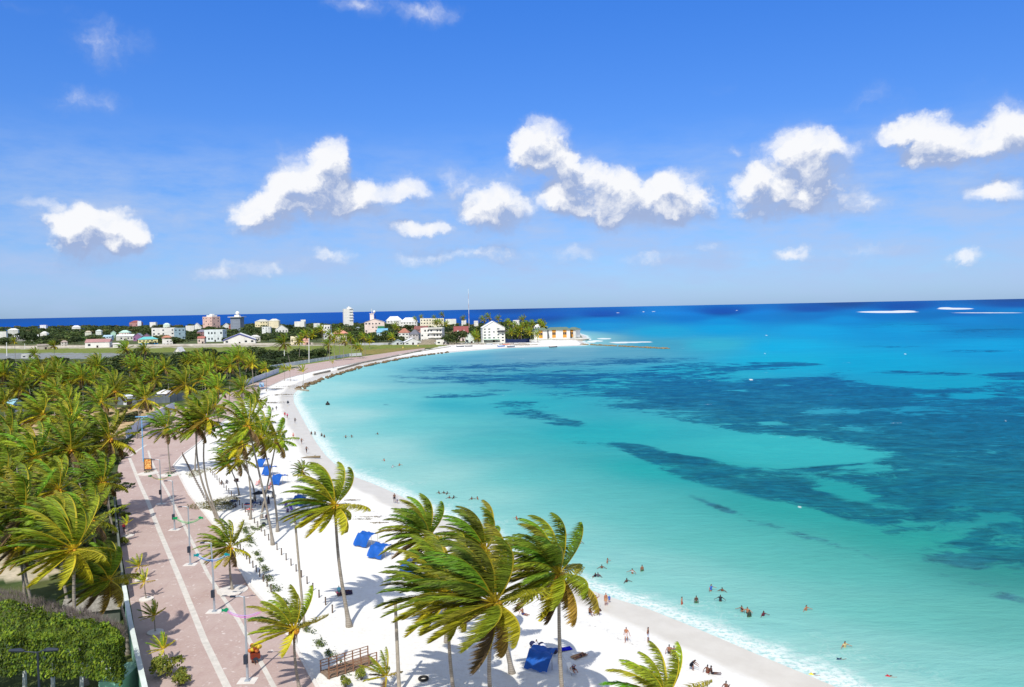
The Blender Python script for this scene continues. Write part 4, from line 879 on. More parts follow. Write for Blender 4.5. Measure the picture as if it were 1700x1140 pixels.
# ---- walls and fences
def wallrun(name,pts,h,t,m,label,cat,posts=0,pm=None,z=1.0,cap=None,ph=None):
    P_=[Vector((p[0],p[1],z)) for p in pts]; root=empty(name,tuple(P_[0])); tag(root,label,cat); o=P_[0]
    b=MB(); pb=MB(); nposts=[]
    for a,c_ in zip(P_[:-1],P_[1:]):
        d=(c_-a); L=d.length; d.normalize(); nn=Vector((-d.y,d.x,0))*t/2; a=a-o; e=c_-o
        vs=[a-nn,a+nn,e+nn,e-nn]; b.add([v-Vector((0,0,.3)) for v in vs]+[v+Vector((0,0,h)) for v in vs],[(0,3,2,1),(4,5,6,7),(0,1,5,4),(1,2,6,5),(2,3,7,6),(3,0,4,7)])
        if posts:
            k=int(L/posts)
            for i in range(k+1): nposts.append(a+d*posts*i)
    b.build('panel' if posts else 'wall_body',m,root)
    for q in nposts[:95]:
        c2=MB(); s=t/2+.05; c2.box(q.x-s,q.y-s,-.3,q.x+s,q.y+s,(ph or h)+.08); c2.build('post',pm or m,root)
    return root
CONC=mat('wall_concrete',lin((186,190,196)),.85,.15,var=.25,vscale=.25,dirt=.4)
PALE=mat('pale_wall',lin((206,200,190)),.85,.15,var=.25,vscale=.15,dirt=.4)
METAL=mat('fence_metal',lin((226,230,236)),.7,.2,var=.12,vscale=.4,dirt=.2)
gp=lambda L,z=1.0:[G(a,b,z)[:2] for a,b in L]
wallrun('airfield_wall',gp([(-60,578.5),(0,577.5),(130,576),(330,573.5),(520,571.5)]),2.2,.3,PALE,'long pale wall between the airfield grass and the town','wall')
wallrun('airfield_wall',gp([(588,572.8),(700,571),(745,571.5)]),2.2,.3,CONC,'grey wall along the far side of the right-hand grass field','wall')
wallrun('metal_fence',gp([(407,640),(463,618.5)]),2.8,.12,METAL,'grey sheet-metal fence end facing the beach at the far promenade','fence',4)
wallrun('metal_fence',gp([(449,612.5),(500,604),(545,597),(580,591.5),(601,590)]),2.4,.12,METAL,'long pale metal fence running along the far promenade','fence',6)
wallrun('boundary_wall',gp([(210,728),(224,718),(250,700),(290,680)]),3.0,.2,METAL,'white wall between the sand lot and the promenade beside the blue lamp','wall',5)
wallrun('panel_fence',gp([(196,672),(240,671),(282,668),(306,664)]),3.2,.12,mat('dark_fence',lin((120,128,136)),.8,.2,var=.3,vscale=.4),'dark grey panel fence along the rear of the sand lot','fence',4)
wallrun('wooden_fence',gp([(8,692),(40,690)]),2.4,.12,mat('dark_fence'),'short dark fence beside the light blue shed','fence',3)
# ---------------------------------------------------------------- trees placed after the buildings
for (px,py,r,h,mi,lab) in [(48,570,19,22,1,'great round dark tree towering over the town at the picture edge'),
 (255,546,7,7,0,'x')][:1]:
    treepx(px,py,r,h,mi,lab)
for (px,py,r,h,mi,lab) in [(800,573,9,9,0,'x')][:0]: pass
treepx(758,571,16,17,0,'large bushy dark tree in front of the red-roofed house on the point')
treepx(742,569,8,9,2,'yellow-green tree beside the white balconied hotel on the point')
treepx(869,567,14,12,3,'broad leafy tree left of the orange-panelled hotel')
treepx(645,567,13,14,3,'broad dark tree below the hip-roofed white villa')
treepx(840,566,10,10,0,'leafy tree at the foot of the big white gabled hotel')
treepx(210,608,11,11,2,'greyish wide-crowned tree at the end of the runway view')
bulk([(-60,611),(190,611),(230,594),(420,592),(560,592),(440,625),(200,634),(-60,640)],90,15,21,(7,11),(6,10),'low spreading broadleaf tree in the scrub between the grove and the airfield','scrub trees before the airfield',(0,1,1,3,4),clr=False)
bulk([(-60,606),(180,605),(260,593),(400,590),(560,592),(480,600),(230,606),(-60,612)],26,16,22,(7,10),(5,8),'dark low tree along the near edge of the airfield','low trees along the airfield edge',(1,4,3),clr=False)
bulk([(-40,566),(600,564),(760,566),(740,572),(560,571),(0,576),(-40,577)],110,13,23,(6,10),(8,13),'town tree standing just behind the airfield wall','trees behind the airfield wall',(0,1,3,4,5))
bulk([(-40,556),(600,552),(780,552),(780,568),(600,569),(-40,574)],75,13,27,(5,9),(8,12),'small leafy tree tucked between the houses of the town','small trees between the town houses',(0,1,2,3,5))
bulk([(-40,552),(600,548),(900,548),(900,566),(600,565),(-40,568)],70,26,24,(9,14),(11,17),'town tree rising between the houses','trees between the town houses',(0,1,3,5,4))
carpet('woodland',[(-200,546),(500,541),(900,541),(900,562),(600,567),(-200,574)],1100,15,31,(10,17),(8,13),(0,1,3,5,4,2),'mass of distant trees covering the town and the far shore','woodland')
carpet('undergrowth',[(-60,609),(190,608),(260,597),(560,594),(440,624),(420,640),(-60,680)],420,8,32,(5,8),(2.5,4.5),(0,1,2,3),'tangled green scrub filling the ground behind the grove','undergrowth')
carpet('grove_undergrowth',[(-60,690),(240,676),(285,672),(200,735),(193,780),(196,960),(-60,930)],150,5,33,(2.2,4.2),(1.0,2.6),(0,2,3,5),'leafy ground plants beneath the palms of the grove','undergrowth')
# ---------------------------------------------------------------- promenade and paving
def pav_mat():
    m=bpy.data.materials.new('brick_paving'); m.use_nodes=True; N=NT(m.node_tree); b=m.node_tree.nodes['Principled BSDF']
    geo=N.new('ShaderNodeNewGeometry'); pos=geo.outputs['Position']
    br=N.new('ShaderNodeTexBrick'); N.put(br.inputs['Vector'],pos); br.inputs['Scale'].default_value=2.2
    br.inputs['Color1'].default_value=(.44,.315,.275,1); br.inputs['Color2'].default_value=(.52,.40,.355,1); br.inputs['Mortar'].default_value=(.44,.36,.345,1); br.inputs['Mortar Size'].default_value=.03
    c=N.mix(N.rng(N.noise(pos,.18,6,.65),.35,.7,0,.75),br.outputs[0],(.56,.465,.425,1))
    c=N.mix(N.rng(N.noise(N.v('MULTIPLY',pos,(1,.25,1)),.9,5,.7),.55,.75,0,.6),c,(.38,.26,.25,1))
    c=N.mix(.20,c,(.25,.14,.10,1))
    c=N.mix(N.rng(N.noise(pos,1.1,6,.75),.60,.66,0,.85),c,(.68,.62,.58,1))     # blown sand
    N.put(b.inputs['Base Color'],c); b.inputs['Roughness'].default_value=.9; b.inputs['Specular IOR Level'].default_value=.1; return m
PAV=pav_mat(); STRIP=mat('pale_stone',lin((212,206,196)),.85,.15,var=.18,vscale=1.2,dirt=.25); KERB=mat('kerb_stone',lin((222,216,208)),.85,.15,var=.15,vscale=1)
LE=[(247,1170),(233,1110),(223,1040),(214,985),(204,930),(198,870),(192,810),(196,775),(208,738),(226,721),(250,703),(290,682.5),(345,662),(407,641.5),(463,621),(500,606),(545,599),(580,593.5),(602,591.5),(660,583),(705,577.5)]
RE=[(540,1170),(487,1072),(453,1017),(413,972),(357,876),(312,820),(287,771),(302,754),(325,737),(360,706),(400,675),(435,646),(475,627.5),(520,616),(580,604),(640,592.5),(705,579.5)]
def flat(name,pts,z,m,label=None):
    b=bmesh.new(); vs=[b.verts.new((p[0],p[1],z)) for p in pts]; f=b.faces.new(vs)
    if f.normal.z<0: f.normal_flip()
    bmesh.ops.triangulate(b,faces=b.faces[:]); b.normal_update()
    me=bpy.data.meshes.new(name); b.to_mesh(me); b.free(); me.materials.append(m)
    if me.polygons[0].normal.z<0: me.flip_normals()
    o=link(name,me); return tag(o,kind='structure')
Ls=gp(LE,1.06); Rs=gp(RE,1.06)
_d=Vector(Ls[0])-Vector(Ls[2]); EXT=_d.normalized()*90
Ls=[tuple(Vector(Ls[0])+EXT)]+list(Ls); Rs=[tuple(Vector(Rs[0])+EXT)]+list(Rs)
flat('promenade',[tuple(v) for v in Ls]+[tuple(v) for v in Rs[::-1]],1.06,PAV)
def smooth(P_,n=4):
    out=[]; P_=[Vector((p[0],p[1],0)) for p in P_]
    for i in range(len(P_)-1):
        p0=P_[max(i-1,0)];p1=P_[i];p2=P_[i+1];p3=P_[min(i+2,len(P_)-1)]
        for k in range(n):
            t=k/n; out.append(.5*((2*p1)+(-p0+p2)*t+(2*p0-5*p1+4*p2-p3)*t*t+(-p0+3*p1-3*p2+p3)*t**3))
    return out+[P_[-1]]
def ribbon(name,px,w,z0,z1,m):
    P_=gp(px,z1)
    if px[0][1]>1150: P_=[tuple(Vector(P_[0])+EXT)]+list(P_)
    P_=smooth(P_,1); L=[];
    for i,p in enumerate(P_):
        d=(P_[min(i+1,len(P_)-1)]-P_[max(i-1,0)]).normalized(); nn=Vector((-d.y,d.x,0))*w/2; L.append((p-nn,p+nn))
    b=MB(); vs=[]
    for a,c in L: vs+=[(a.x,a.y,z0),(a.x,a.y,z1),(c.x,c.y,z1),(c.x,c.y,z0)]
    fs=[]
    for i in range(len(L)-1):
        for j in range(3): fs.append((i*4+j,i*4+j+1,i*4+4+j+1,i*4+4+j))
    b.add(vs,[f[::-1] for f in fs]); return tag(b.build(name,m),kind='structure')
ribbon('paving_strip',[(392,1170),(377,1140),(340,1064),(298,960),(265,882),(245,831),(233,805),(215,760)],.72,1.0,1.066,STRIP)
ribbon('paving_strip',[(216,757),(228,748),(243,738)],.62,1.0,1.067,STRIP)
ribbon('paving_strip',[(470,1165),(453,1137),(397,1031),(346,955),(301,862),(280,820),(259,782),(250,762),(246,748)],.5,1.0,1.066,STRIP)
ribbon('kerb',[(543,1170),(490,1072),(455,1017),(415,972),(359,876),(314,820),(288,771),(303,754),(326,737),(361,706),(401,675),(436,646),(476,627.5),(521,616),(581,604),(641,592.5),(706,579.5)],.35,.7,1.2,KERB)
def ringpad(px,py,r,label):
    c=G(px,py,1.06); b=MB(); b.cyl((c.x,c.y,1.0),r,.14,24); b.cyl((c.x,c.y,1.1),r*.78,.08,20)
    return tag(b.build('tree_planter',KERB,smooth=False),label,'planter')
ringpad(386,980,2.0,'round white planter kerb around the short palm between the garlands')
ringpad(283,788,2.3,'round white planter kerb around the lone palm with orange fronds on the paving')
c=ringpad(246,786,2.3,'round white planter with dry yellow plant in front of the framed picture')
# ---- stone works on the shore
STONE=mat('shore_rock',lin((132,112,86)),.95,.1,var=.45,vscale=.8,bump=.5)
STONE2=mat('reef_rock',lin((150,132,96)),.95,.1,var=.45,vscale=.6)
def rocks(name,px,w,n,smin,smax,label,z,m,seed,cat):
    r2=random.Random(seed); P_=[Vector((p[0],p[1],0)) for p in gp(px,z)]; seg=[(a-b).length for a,b in zip(P_[1:],P_[:-1])]; tot=sum(seg); b=MB()
    for i in range(n):
        s=r2.random()*tot; k=0
        while s>seg[k] and k<len(seg)-1: s-=seg[k]; k+=1
        d=(P_[k+1]-P_[k]).normalized(); p=P_[k]+d*s+Vector((-d.y,d.x,0))*r2.gauss(0,w*.4)
        R_=r2.uniform(smin,smax); sx=r2.uniform(.7,1.5); sy=r2.uniform(.6,1.2); a=r2.uniform(0,3.1)
        q=MB(); q.ball((0,0,0),R_,6,4,r2.uniform(.4,.8)); vs=[]
        for v in q.v:
            j=1+r2.uniform(-.22,.22); x=v[0]*sx*j; y=v[1]*sy*j; vs.append((p.x+x*math.cos(a)-y*math.sin(a),p.y+x*math.sin(a)+y*math.cos(a),z+v[2]*j))
        b.add(vs,q.f)
    o=b.build(name,m); return tag(o,label,cat,kind='stuff')
rocks('shore_rocks',[(497,645),(520,634.5),(560,620),(600,608.5),(640,600),(665,595),(700,590),(745,584)],2.6,260,.5,1.25,'band of brown rocks between the far promenade and the water',.5,STONE,1,'rocks')
rocks('breakwater_rocks',[(966,571.5),(1010,573.5),(1050,575.5),(1085,577.5),(1110,578.5)],3.2,240,.7,1.6,'low line of reef rocks running out to sea from the point','.25' and .2,STONE2,2,'breakwater')
rocks('beach_rubble',[(742,573),(770,571),(800,571.5),(850,571),(880,573)],13,420,.4,1.7,'pale rubble and stones scattered on the sand of the point',1.0,mat('pale_rubble',lin((176,168,156)),.9,.1,var=.4,vscale=.7),3,'rubble')
wallrun('sea_wall',[tuple(v) for v in gp([(560,613),(600,602),(640,594.5),(700,583),(748,575.5)])],1.0,.6,mat('seawall_stone',lin((176,166,150)),.9,.1,var=.35,vscale=.5,dirt=.4),'low stone sea wall edging the far promenade above the rocks','wall',z=.55)
wallrun('sea_wall',[tuple(v) for v in gp([(520,622),(548,615.5)])],.8,.8,mat('seawall_stone'),'short broken piece of dark sea wall lying on the far sand','wall',z=.8)
wallrun('sea_wall',[tuple(v) for v in gp([(490,643),(512,646)])],.35,.8,mat('seawall_stone'),'flat stone jetty slab at the start of the rock band','wall',z=.35)
# ---- boundary wall by the clipped tree
GWALL=mat('pale_green_paint',lin((150,196,172)),.7,.2,var=.15,vscale=.6,dirt=.45); GCAP=mat('wall_cap',lin((214,222,214)),.8,.2,var=.15,vscale=.8)
w1=[G(206,972,4.0),G(216,1030,4.0),(G(229,1090,4.0)),G(246,1165,4.0)]
wallrun('boundary_wall',[(p.x,p.y) for p in w1],2.85,.28,GWALL,'pale green masonry wall with white coping beside the clipped green tree','wall')
b=MB()
for a,c in zip(w1[:-1],w1[1:]):
    d=Vector((c.x-a.x,c.y-a.y,0)).normalized(); nn=Vector((-d.y,d.x,0))*.24
    vs=[Vector((q.x,q.y,0))+s for q in (a,c) for s in (-nn,nn)]; b.add([v+Vector((0,0,3.855)) for v in vs]+[v+Vector((0,0,4.02)) for v in vs],[(0,1,3,2),(4,6,7,5),(0,4,5,1),(2,3,7,6),(0,2,6,4),(1,5,7,3)])
cp=b.build('coping',GCAP,bpy.data.objects['boundary_wall.001'] if 'boundary_wall.001' in bpy.data.objects else None)
if cp.parent: cp.location=-cp.parent.location
w2=[G(205,968,3.4),G(198,905,3.4),G(192,850,3.4),G(189,812,3.4)]
wallrun('boundary_wall',[(p.x,p.y) for p in w2],2.3,.25,mat('old_wall',lin((120,126,118)),.9,.1,var=.35,vscale=.5,dirt=.5),'weathered grey wall between the palm grove and the promenade','wall')
b=MB(); c=G(222,1118,3.2)
b.box(c.x-2.6,c.y-1.6,1,c.x-.4,c.y+2.6,3.2); b.box(c.x-1.9,c.y-4.2,1,c.x+.2,c.y-1.61,2.2)
tag(b.build('pump_house',GWALL),'pale green stepped concrete block against the inner side of the green wall','block')
c=G(158,1000,3.2); b=MB(); root=empty('thatched_hut',(c.x,c.y,1),.25); tag(root,'low hut with grey palm-thatch roof between the yellow palm and the clipped tree','hut')
b.add([(-3.4,-1.8,1.7),(3.4,-1.8,1.7),(3.4,0,3.0),(-3.4,0,3.0),(3.4,1.8,1.7),(-3.4,1.8,1.7)],[(0,1,2,3),(3,2,4,5),(1,4,2),(0,3,5)]); b.build('roof',mat('thatch',lin((150,146,136)),.95,.05,var=.4,vscale=3,bump=.6),root)
b=MB(); b.box(-3,-1.4,0,3,1.4,1.75); b.build('wall',mat('old_wall'),root)
# ---- clipped ficus with bare twigs along the top
A0=G(-70,1098,5.0); A1=G(200,1122,4.6); A2=G(209,1036,8.6); A3=G(-70,952,9.0)
root=empty('clipped_tree',(A0.x*.5+A1.x*.5,A0.y*.5+A1.y*.5,1)); tag(root,'broad clipped tree row with bright green leaves and bare grey twigs on top','clipped trees')
V=[];Fc=[];Cc=[];V2=[];F2=[];C2=[]
r2=random.Random(9); O=root.location
for i in range(17000):
    u,v,w=r2.random(),r2.random(),r2.random()
    q=r2.random()
    if q<.42: v=abs(r2.gauss(0,.06)); 
    elif q<.9: w=1-abs(r2.gauss(0,.06))
    elif q<.97: u=1-abs(r2.gauss(0,.03))
    rd=max(0,.22-v)/.22; w=min(w,1-.22*rd*rd); ru=max(0,u-.93)/.07; w=min(w,1-.25*ru*ru)
    lo=Vector((A0.x,A0.y,0)).lerp(Vector((A1.x,A1.y,0)),u); hi_=Vector((A3.x,A3.y,0)).lerp(Vector((A2.x,A2.y,0)),u)
    p=lo.lerp(hi_,v); nz=mnoise.noise(Vector((p.x*.9,p.y*.9,w*3)))
    zt=8.7+.35*mnoise.noise(Vector((p.x*.35,p.y*.35,0))); zb=4.0+.8*mnoise.noise(Vector((p.x*.5,0,3)))
    z=zb+(zt-zb)*w; p=Vector((p.x+nz*.35,p.y-nz*.75*(1 if v<.15 else 0),z+nz*.35))-O
    nrm=Vector((r2.gauss(0,.6),-.6*(v<.2)+r2.gauss(0,.6),.7+r2.gauss(0,.6))).normalized(); a=nrm.cross(Vector((1,0,.1))).normalized(); bb=nrm.cross(a)
    dry=(v>.70+.12*mnoise.noise(Vector((p.x*.4,p.y*.4,7))) and w>.72)
    if dry and r2.random()<.9:
        for j in range(2):
            d=Vector((r2.gauss(-.15,.35),r2.gauss(0,.35),1)).normalized()*r2.uniform(.35,.8); sd2=d.cross(Vector((r2.gauss(0,1),r2.gauss(0,1),.2))).normalized()*.02; o=len(V2)
            V2+=[p-sd2,p+sd2,p+d]; F2.append((o,o+1,o+2)); g=r2.uniform(.7,1.3); C2+=[(.30*g,.25*g,.24*g)]*3
        continue
    s=r2.uniform(.10,.2); o=len(V); V+=[p-a*s,p+bb*s*.6,p+a*s,p-bb*s*.6]; Fc.append((o,o+1,o+2,o+3))
    g=r2.uniform(.5,1.4)*(1+.8*nz); c=r2.choice([(.14,.225,.018),(.21,.28,.022),(.08,.145,.02)]); Cc+=[tuple(x*g for x in c)]*4
me=mesh_np('foliage',V,Fc,TLEAF); cattr(me,'lc',Cc); link('foliage',me,root)
me=mesh_np('dry_twigs',V2,F2,TLEAF); cattr(me,'lc',C2); link('dry_twigs',me,root)
WPAINT=mat('whitewashed_bark',lin((214,220,216)),.9,.1,var=.25,vscale=2)
for u in (.12,.32,.5,.68,.86):
    p=Vector((A0.x,A0.y,0)).lerp(Vector((A1.x,A1.y,0)),u)+Vector((0,2.2,0)); p=Vector((p.x-O.x,p.y-O.y,0)); b=MB()
    b.tube([p,p+Vector((.1,0,2.4))],[.22,.18],8)
    for a in (-.9,.1,1.0): b.tube([p+Vector((.1,0,2.3)),p+Vector((a*.7,.2,3.4)),p+Vector((a*1.5,.3,4.8))],[.13,.1,.05],6)
    b.build('trunk',WPAINT,root,smooth=True)
# dark earth core, so the clipped row is not see-through
# ---- lamps
POLE=mat('galvanised_steel',lin((176,184,192)),.45,.5,metal=.3,var=.1,vscale=2); DARKM=mat('dark_paint',lin((44,52,66)),.5,.4)
def lamp_pole(tx,ty,bx,by,label,cols=None,r=.11,garw=3.8,gh=.62):
    b0=G(bx,by,1.06); h=(CAMH-1.06)-(0); t=ATD(tx,ty,dist(b0)); H_=t.z-1.06
    root=empty('street_lamp',tuple(b0)); tag(root,label,'street lamp','steel lamp posts along the promenade')
    b=MB(); b.tube([(0,0,0),(0,0,H_*.5),(t.x-b0.x,0,H_)],[r*1.25,r,r*.7],10); b.box(-.25,-.25,0,.25,.25,.12); b.build('pole',POLE,root,smooth=False)
    b=MB(); b.box(-.9,-.7,-.05,.9,.7,.02); b.build('footing',KERB,root)
    b=MB(); b.box(-.18,-.5,H_*.22,.18,-.12,H_*.22+.9); b.build('control_box',DARKM,root)
    b=MB(); b.tube([(0,0,H_-.1),(-.5,0,H_+.05),(-1.0,0,H_+.02)],.05,6); b.build('arm',POLE,root)
    b=MB(); b.box(-1.45,-.14,H_-.05,-.9,.14,H_+.08); b.build('lamp_head',DARKM,root)
    if cols:
        w=garw/2; z=H_*gh
        for k,zz in enumerate((0,.28)):
            m=MB(); m.tube([(x*w,-.15,z+zz*.6+abs(x)**2*.75) for x in [i/8-1 for i in range(17)]],.04,5)
            m.build('garland',mat('garland_%d'%cols[k][0],lin(cols[k][1]),.5,.3),root)
        for sx in (-1,1):
            m=MB(); L_=[(0,0,.14),(.26,0,.28),(.56,0,.12),(.72,0,.2),(.72,0,-.18),(.56,0,-.06),(.26,0,-.16)]; n=len(L_)
            vs=[(sx*(w+v[0]-.4),-.24,z+.75+v[2]) for v in L_]+[(sx*(w+v[0]-.4),-.14,z+.75+v[2]) for v in L_]
            fs=[tuple(range(n)),tuple(range(2*n-1,n-1,-1))]+[(i,i+n,(i+1)%n+n,(i+1)%n) for i in range(n)]
            m.add(vs,fs); m.build('fish_ornament',mat('garland_%d'%cols[2][0],lin(cols[2][1]),.5,.3),root)
    return root
lamp_pole(405,990,411,1130,'grey lamp post with purple and green garland, closest to the short orange-hearted palm',[(1,(206,120,200)),(2,(190,150,210)),(3,(20,140,100))],garw=3.9,gh=.76)
lamp_pole(350,901,356,1015,'grey lamp post carrying a bright blue garland above the paving',[(4,(40,120,200)),(5,(150,190,230)),(6,(20,140,150))],gh=.74)
lamp_pole(312,841,316,937,'grey lamp post with a green garland beside the pale strip',[(7,(40,160,90)),(8,(120,190,120)),(9,(20,150,90))],gh=.72)
lamp_pole(286,798,290,879,'plain grey lamp post between the green and yellow garlands')
lamp_pole(265,763,268,836,'grey lamp post with a yellow and green garland beyond the framed picture',[(10,(226,200,60)),(11,(120,170,60)),(12,(30,140,70))],gh=.55)
# blue T lamp
b0=G(238,766,1.06); t=ATD(235,692,dist(b0)); root=empty('solar_lamp',tuple(b0)); tag(root,'pale blue T-shaped lamp post beside the white wall at the promenade bend','street lamp')
BL=mat('pale_blue_paint',lin((120,180,226)),.5,.4); Hh=t.z-1.06
b=MB(); b.tube([(0,0,0),(0,0,Hh)],[.16,.1],10); b.build('pole',BL,root); b=MB(); b.box(-1.5,-.3,Hh,1.5,.3,Hh+.15); b.build('lamp_arm',BL,root)
for s in (-1,1): b=MB(); b.box(s*1.1-.35,-.25,Hh-.13,s*1.1+.35,.25,Hh-.003); b.build('lamp_head',DARKM,root)
# wooden/concrete poles
WOODP=mat('grey_wood',lin((176,166,150)),.9,.1,var=.3,vscale=2)
def pole(tx,ty,bx,by,label,r=.17,shade=False,m=WOODP,name='utility_pole',cat='pole'):
    b0=G(bx,by,1); t=ATD(tx,ty,dist(b0)); root=empty(name,tuple(b0)); tag(root,label,cat); H_=t.z-1
    b=MB(); b.tube([(0,0,-.3),(t.x-b0.x,0,H_)],[r,r*.72],10); b.build('shaft',m,root)
    if shade:
        b=MB(); b.tube([(0,0,H_-1.2),(-.9,0,H_-1.0)],.04,6); b.build('bracket',DARKM,root)
        b=MB(); b.tube([(-.9,0,H_-.95),(-.9,0,H_-1.35)],[.05,.38],12); b.build('lamp_shade',mat('white_enamel',lin((236,236,232)),.4,.4),root)
    return root
pole(488,854,506,1045,'tall slanting wooden pole with a small white lamp shade, rising behind the short palm',.16,True)
pole(656,997,663,1152,'bare pale wooden pole at the left of the windswept palm clump',.2)
pole(513,561,513,602,'white pole standing behind the far metal fence',.3,False,mat('white_enamel'),'light_pole')
pole(11,568,11.5,591,'white pole beside the runway at the picture edge',.35,False,mat('white_enamel'),'light_pole')
pole(41,570,41.5,579,'thin white pole at the airfield wall',.3,False,mat('white_enamel'),'light_pole')
pole(623,523,624,556,'dark pole with floodlights in front of the pinkish hotel',.6,False,DARKM,'light_pole')
pole(472,581,472.5,600,'short white pole by the dark palm near the far fence',.3,False,mat('white_enamel'),'light_pole')
b0=G(779,553,1); D=dist(b0); t=ATD(779,479,D); root=empty('radio_mast',tuple(b0)); tag(root,'very tall thin red and white radio mast against the sky on the point','mast'); H_=t.z-1; n=9
for k in range(n):
    b=MB(); b.tube([(0,0,H_*k/n),(0,0,H_*(k+1)/n)],[.5-.03*k,.47-.03*k],6); b.build('mast_section',mat('mast_red',lin((196,170,168)),.6,.2) if k%2 else mat('white_enamel'),root)
# dark street lamp over the clipped tree
c=G(62,1078,10.2); root=empty('street_lamp',(c.x,c.y,1)); tag(root,'dark double-headed street lamp standing in front of the clipped tree','street lamp')
b=MB(); b.tube([(0,0,0),(0,0,9.0)],[.12,.08],8); b.build('pole',DARKM,root)
b=MB(); b.tube([(-1.1,0,9.05),(0,0,8.95),(.5,0,9.1)],.05,6); b.build('arm',DARKM,root)
for s,x in ((-1,-1.1),(1,.5)): 
    b=MB(); b.tube([(x,0,9.1),(x+s*.35,0,9.16),(x+s*1.25,0,9.16)],[.08,.2,.12],8); b.build('lamp_head',DARKM,root)
# ---- bollards
def along(px,step,z=1.0):
    P_=[Vector((p[0],p[1],0)) for p in gp(px,z)]; out=[];acc=0
    for a,c in zip(P_[:-1],P_[1:]):
        L_=(c-a).length; s=(-acc)%step
        while s<L_: out.append(a+(c-a)*(s/L_)); s+=step
        acc+=L_
    return out
bo=MB(); bo.tube([(0,0,-.1),(0,0,.95)],[.09,.08],8); BP=bo.me('shaft',mat('bollard_wood',lin((96,80,68)),.8,.2))
bo=MB(); bo.ball((0,0,.98),.11,8,5,.7); BC=bo.me('cap',mat('bollard_cap',lin((70,62,56)),.7,.2))
def bollards(px,step,label,group):
    for p in along(px,step):
        root=empty('bollard',(p.x,p.y,1.0)); tag(root,label,'bollard',group); link('shaft',BP,root); link('cap',BC,root)
bollards([(303,757),(338,826),(372,880),(407,925),(456,990)],2.3,'short dark wooden bollard in the row on the sand closer to the promenade','bollards closer to the promenade')
bollards([(350,785),(395,835),(443,893),(509,968),(563,1030)],3.0,'short dark wooden bollard in the row on the sand farther from the promenade','bollards farther from the promenade')
# ---- creeping plants, dry grass
def patch(name,px,w,n,leaf,cols,label,cat,seed,h=.35,ell_=None):
    r3=random.Random(seed); V=[];Fc=[];Cc=[]; pts=along(px,.3) if ell_ is None else None
    for i in range(n):
        if pts:
            k=r3.randrange(len(pts)); p=pts[k]; ww=w*(.5+.9*abs(mnoise.noise(Vector((k*.11,seed,0))))); p=p+Vector((r3.gauss(0,ww),r3.gauss(0,ww),0))
            if mnoise.noise(Vector((p.x*.45,p.y*.45,seed)))<-.12: continue
        else:
            a=r3.uniform(0,6.28); q=math.sqrt(r3.random())*(1+.3*math.sin(3*a+seed)); c=G(ell_[0],ell_[1],1); p=Vector((c.x+math.cos(a)*q*ell_[2],c.y+math.sin(a)*q*ell_[3],0))
        z=1.0+r3.random()**2*h; s=leaf*r3.uniform(.6,1.4); u=Vector((r3.gauss(0,.5),r3.gauss(0,.5),1)).normalized(); a=u.cross(Vector((r3.gauss(0,1),r3.gauss(0,1),0))).normalized(); bb=u.cross(a); P0=Vector((p.x,p.y,z+.05)); o=len(V)
        V+=[P0-a*s,P0+bb*s*.55,P0+a*s,P0-bb*s*.55]; Fc.append((o,o+1,o+2,o+3)); c=r3.choice(cols); g=r3.uniform(.7,1.4); Cc+=[tuple(x*g for x in c)]*4
    me=mesh_np(name,V,Fc,TLEAF); cattr(me,'lc',Cc); return tag(link(name,me),label,cat,kind='stuff')
VC=[(.12,.18,.03),(.16,.20,.04),(.09,.13,.03)]; DC=[(.26,.22,.09),(.20,.19,.07),(.14,.15,.05)]
patch('creeping_plants',[(405,875),(418,905),(436,935),(446,962),(462,985),(476,1005),(503,1038),(530,1068),(556,1096),(575,1120)],.5,5200,.11,VC,'straggling green creeper on the white sand beside the promenade','creeper',3)
patch('dry_grass',None,0,2600,.13,DC,'round patch of dry grass at the foot of the curved palms','dry grass',4,.4,(360,838,4.2,5.0))
patch('dry_grass',None,0,700,.12,DC,'thin dry grass on the sand above the first bollards','dry grass',5,.3,(327,785,2.0,4.5))
patch('low_weeds',[(398,868),(425,880),(440,872)],.5,500,.12,VC,'green sprigs on the sand near the tall palm feet','weeds',6)
patch('dry_plant',None,0,260,.12,DC,'dry yellow plant in the round white planter','plant',7,.6,(246,785,.9,.9))
patch('planter_leaves',None,0,300,.12,VC,'green leaves round the foot of the lone paving palm','plant',8,.5,(283,787,1.1,1.1))
for k,(px_,py_,rx,ry) in enumerate([(455,668,4,1.5),(470,655,5,1.6),(437,676,3,1.2),(480,641,6,1.5),(462,645,3,1)]): 
    patch('seaweed',None,0,160,.22,[(.12,.09,.05),(.16,.12,.07)],'dark seaweed scrap washed up on the far sand','seaweed',20+k,.08,(px_,py_,rx,ry))
for k,(px_,py_,rx,ry) in enumerate([(600,862,2.2,.5),(617,858,2.5,.5),(628,868,1.5,.4),(592,842,1.2,.4),(585,830,1.5,.3),(640,880,1,.3)]): 
    patch('seaweed',None,0,120,.12,[(.20,.17,.13),(.26,.22,.17)],'grey-brown seaweed line left by the tide behind the tall single palm','seaweed',30+k,.05,(px_,py_,rx,ry))
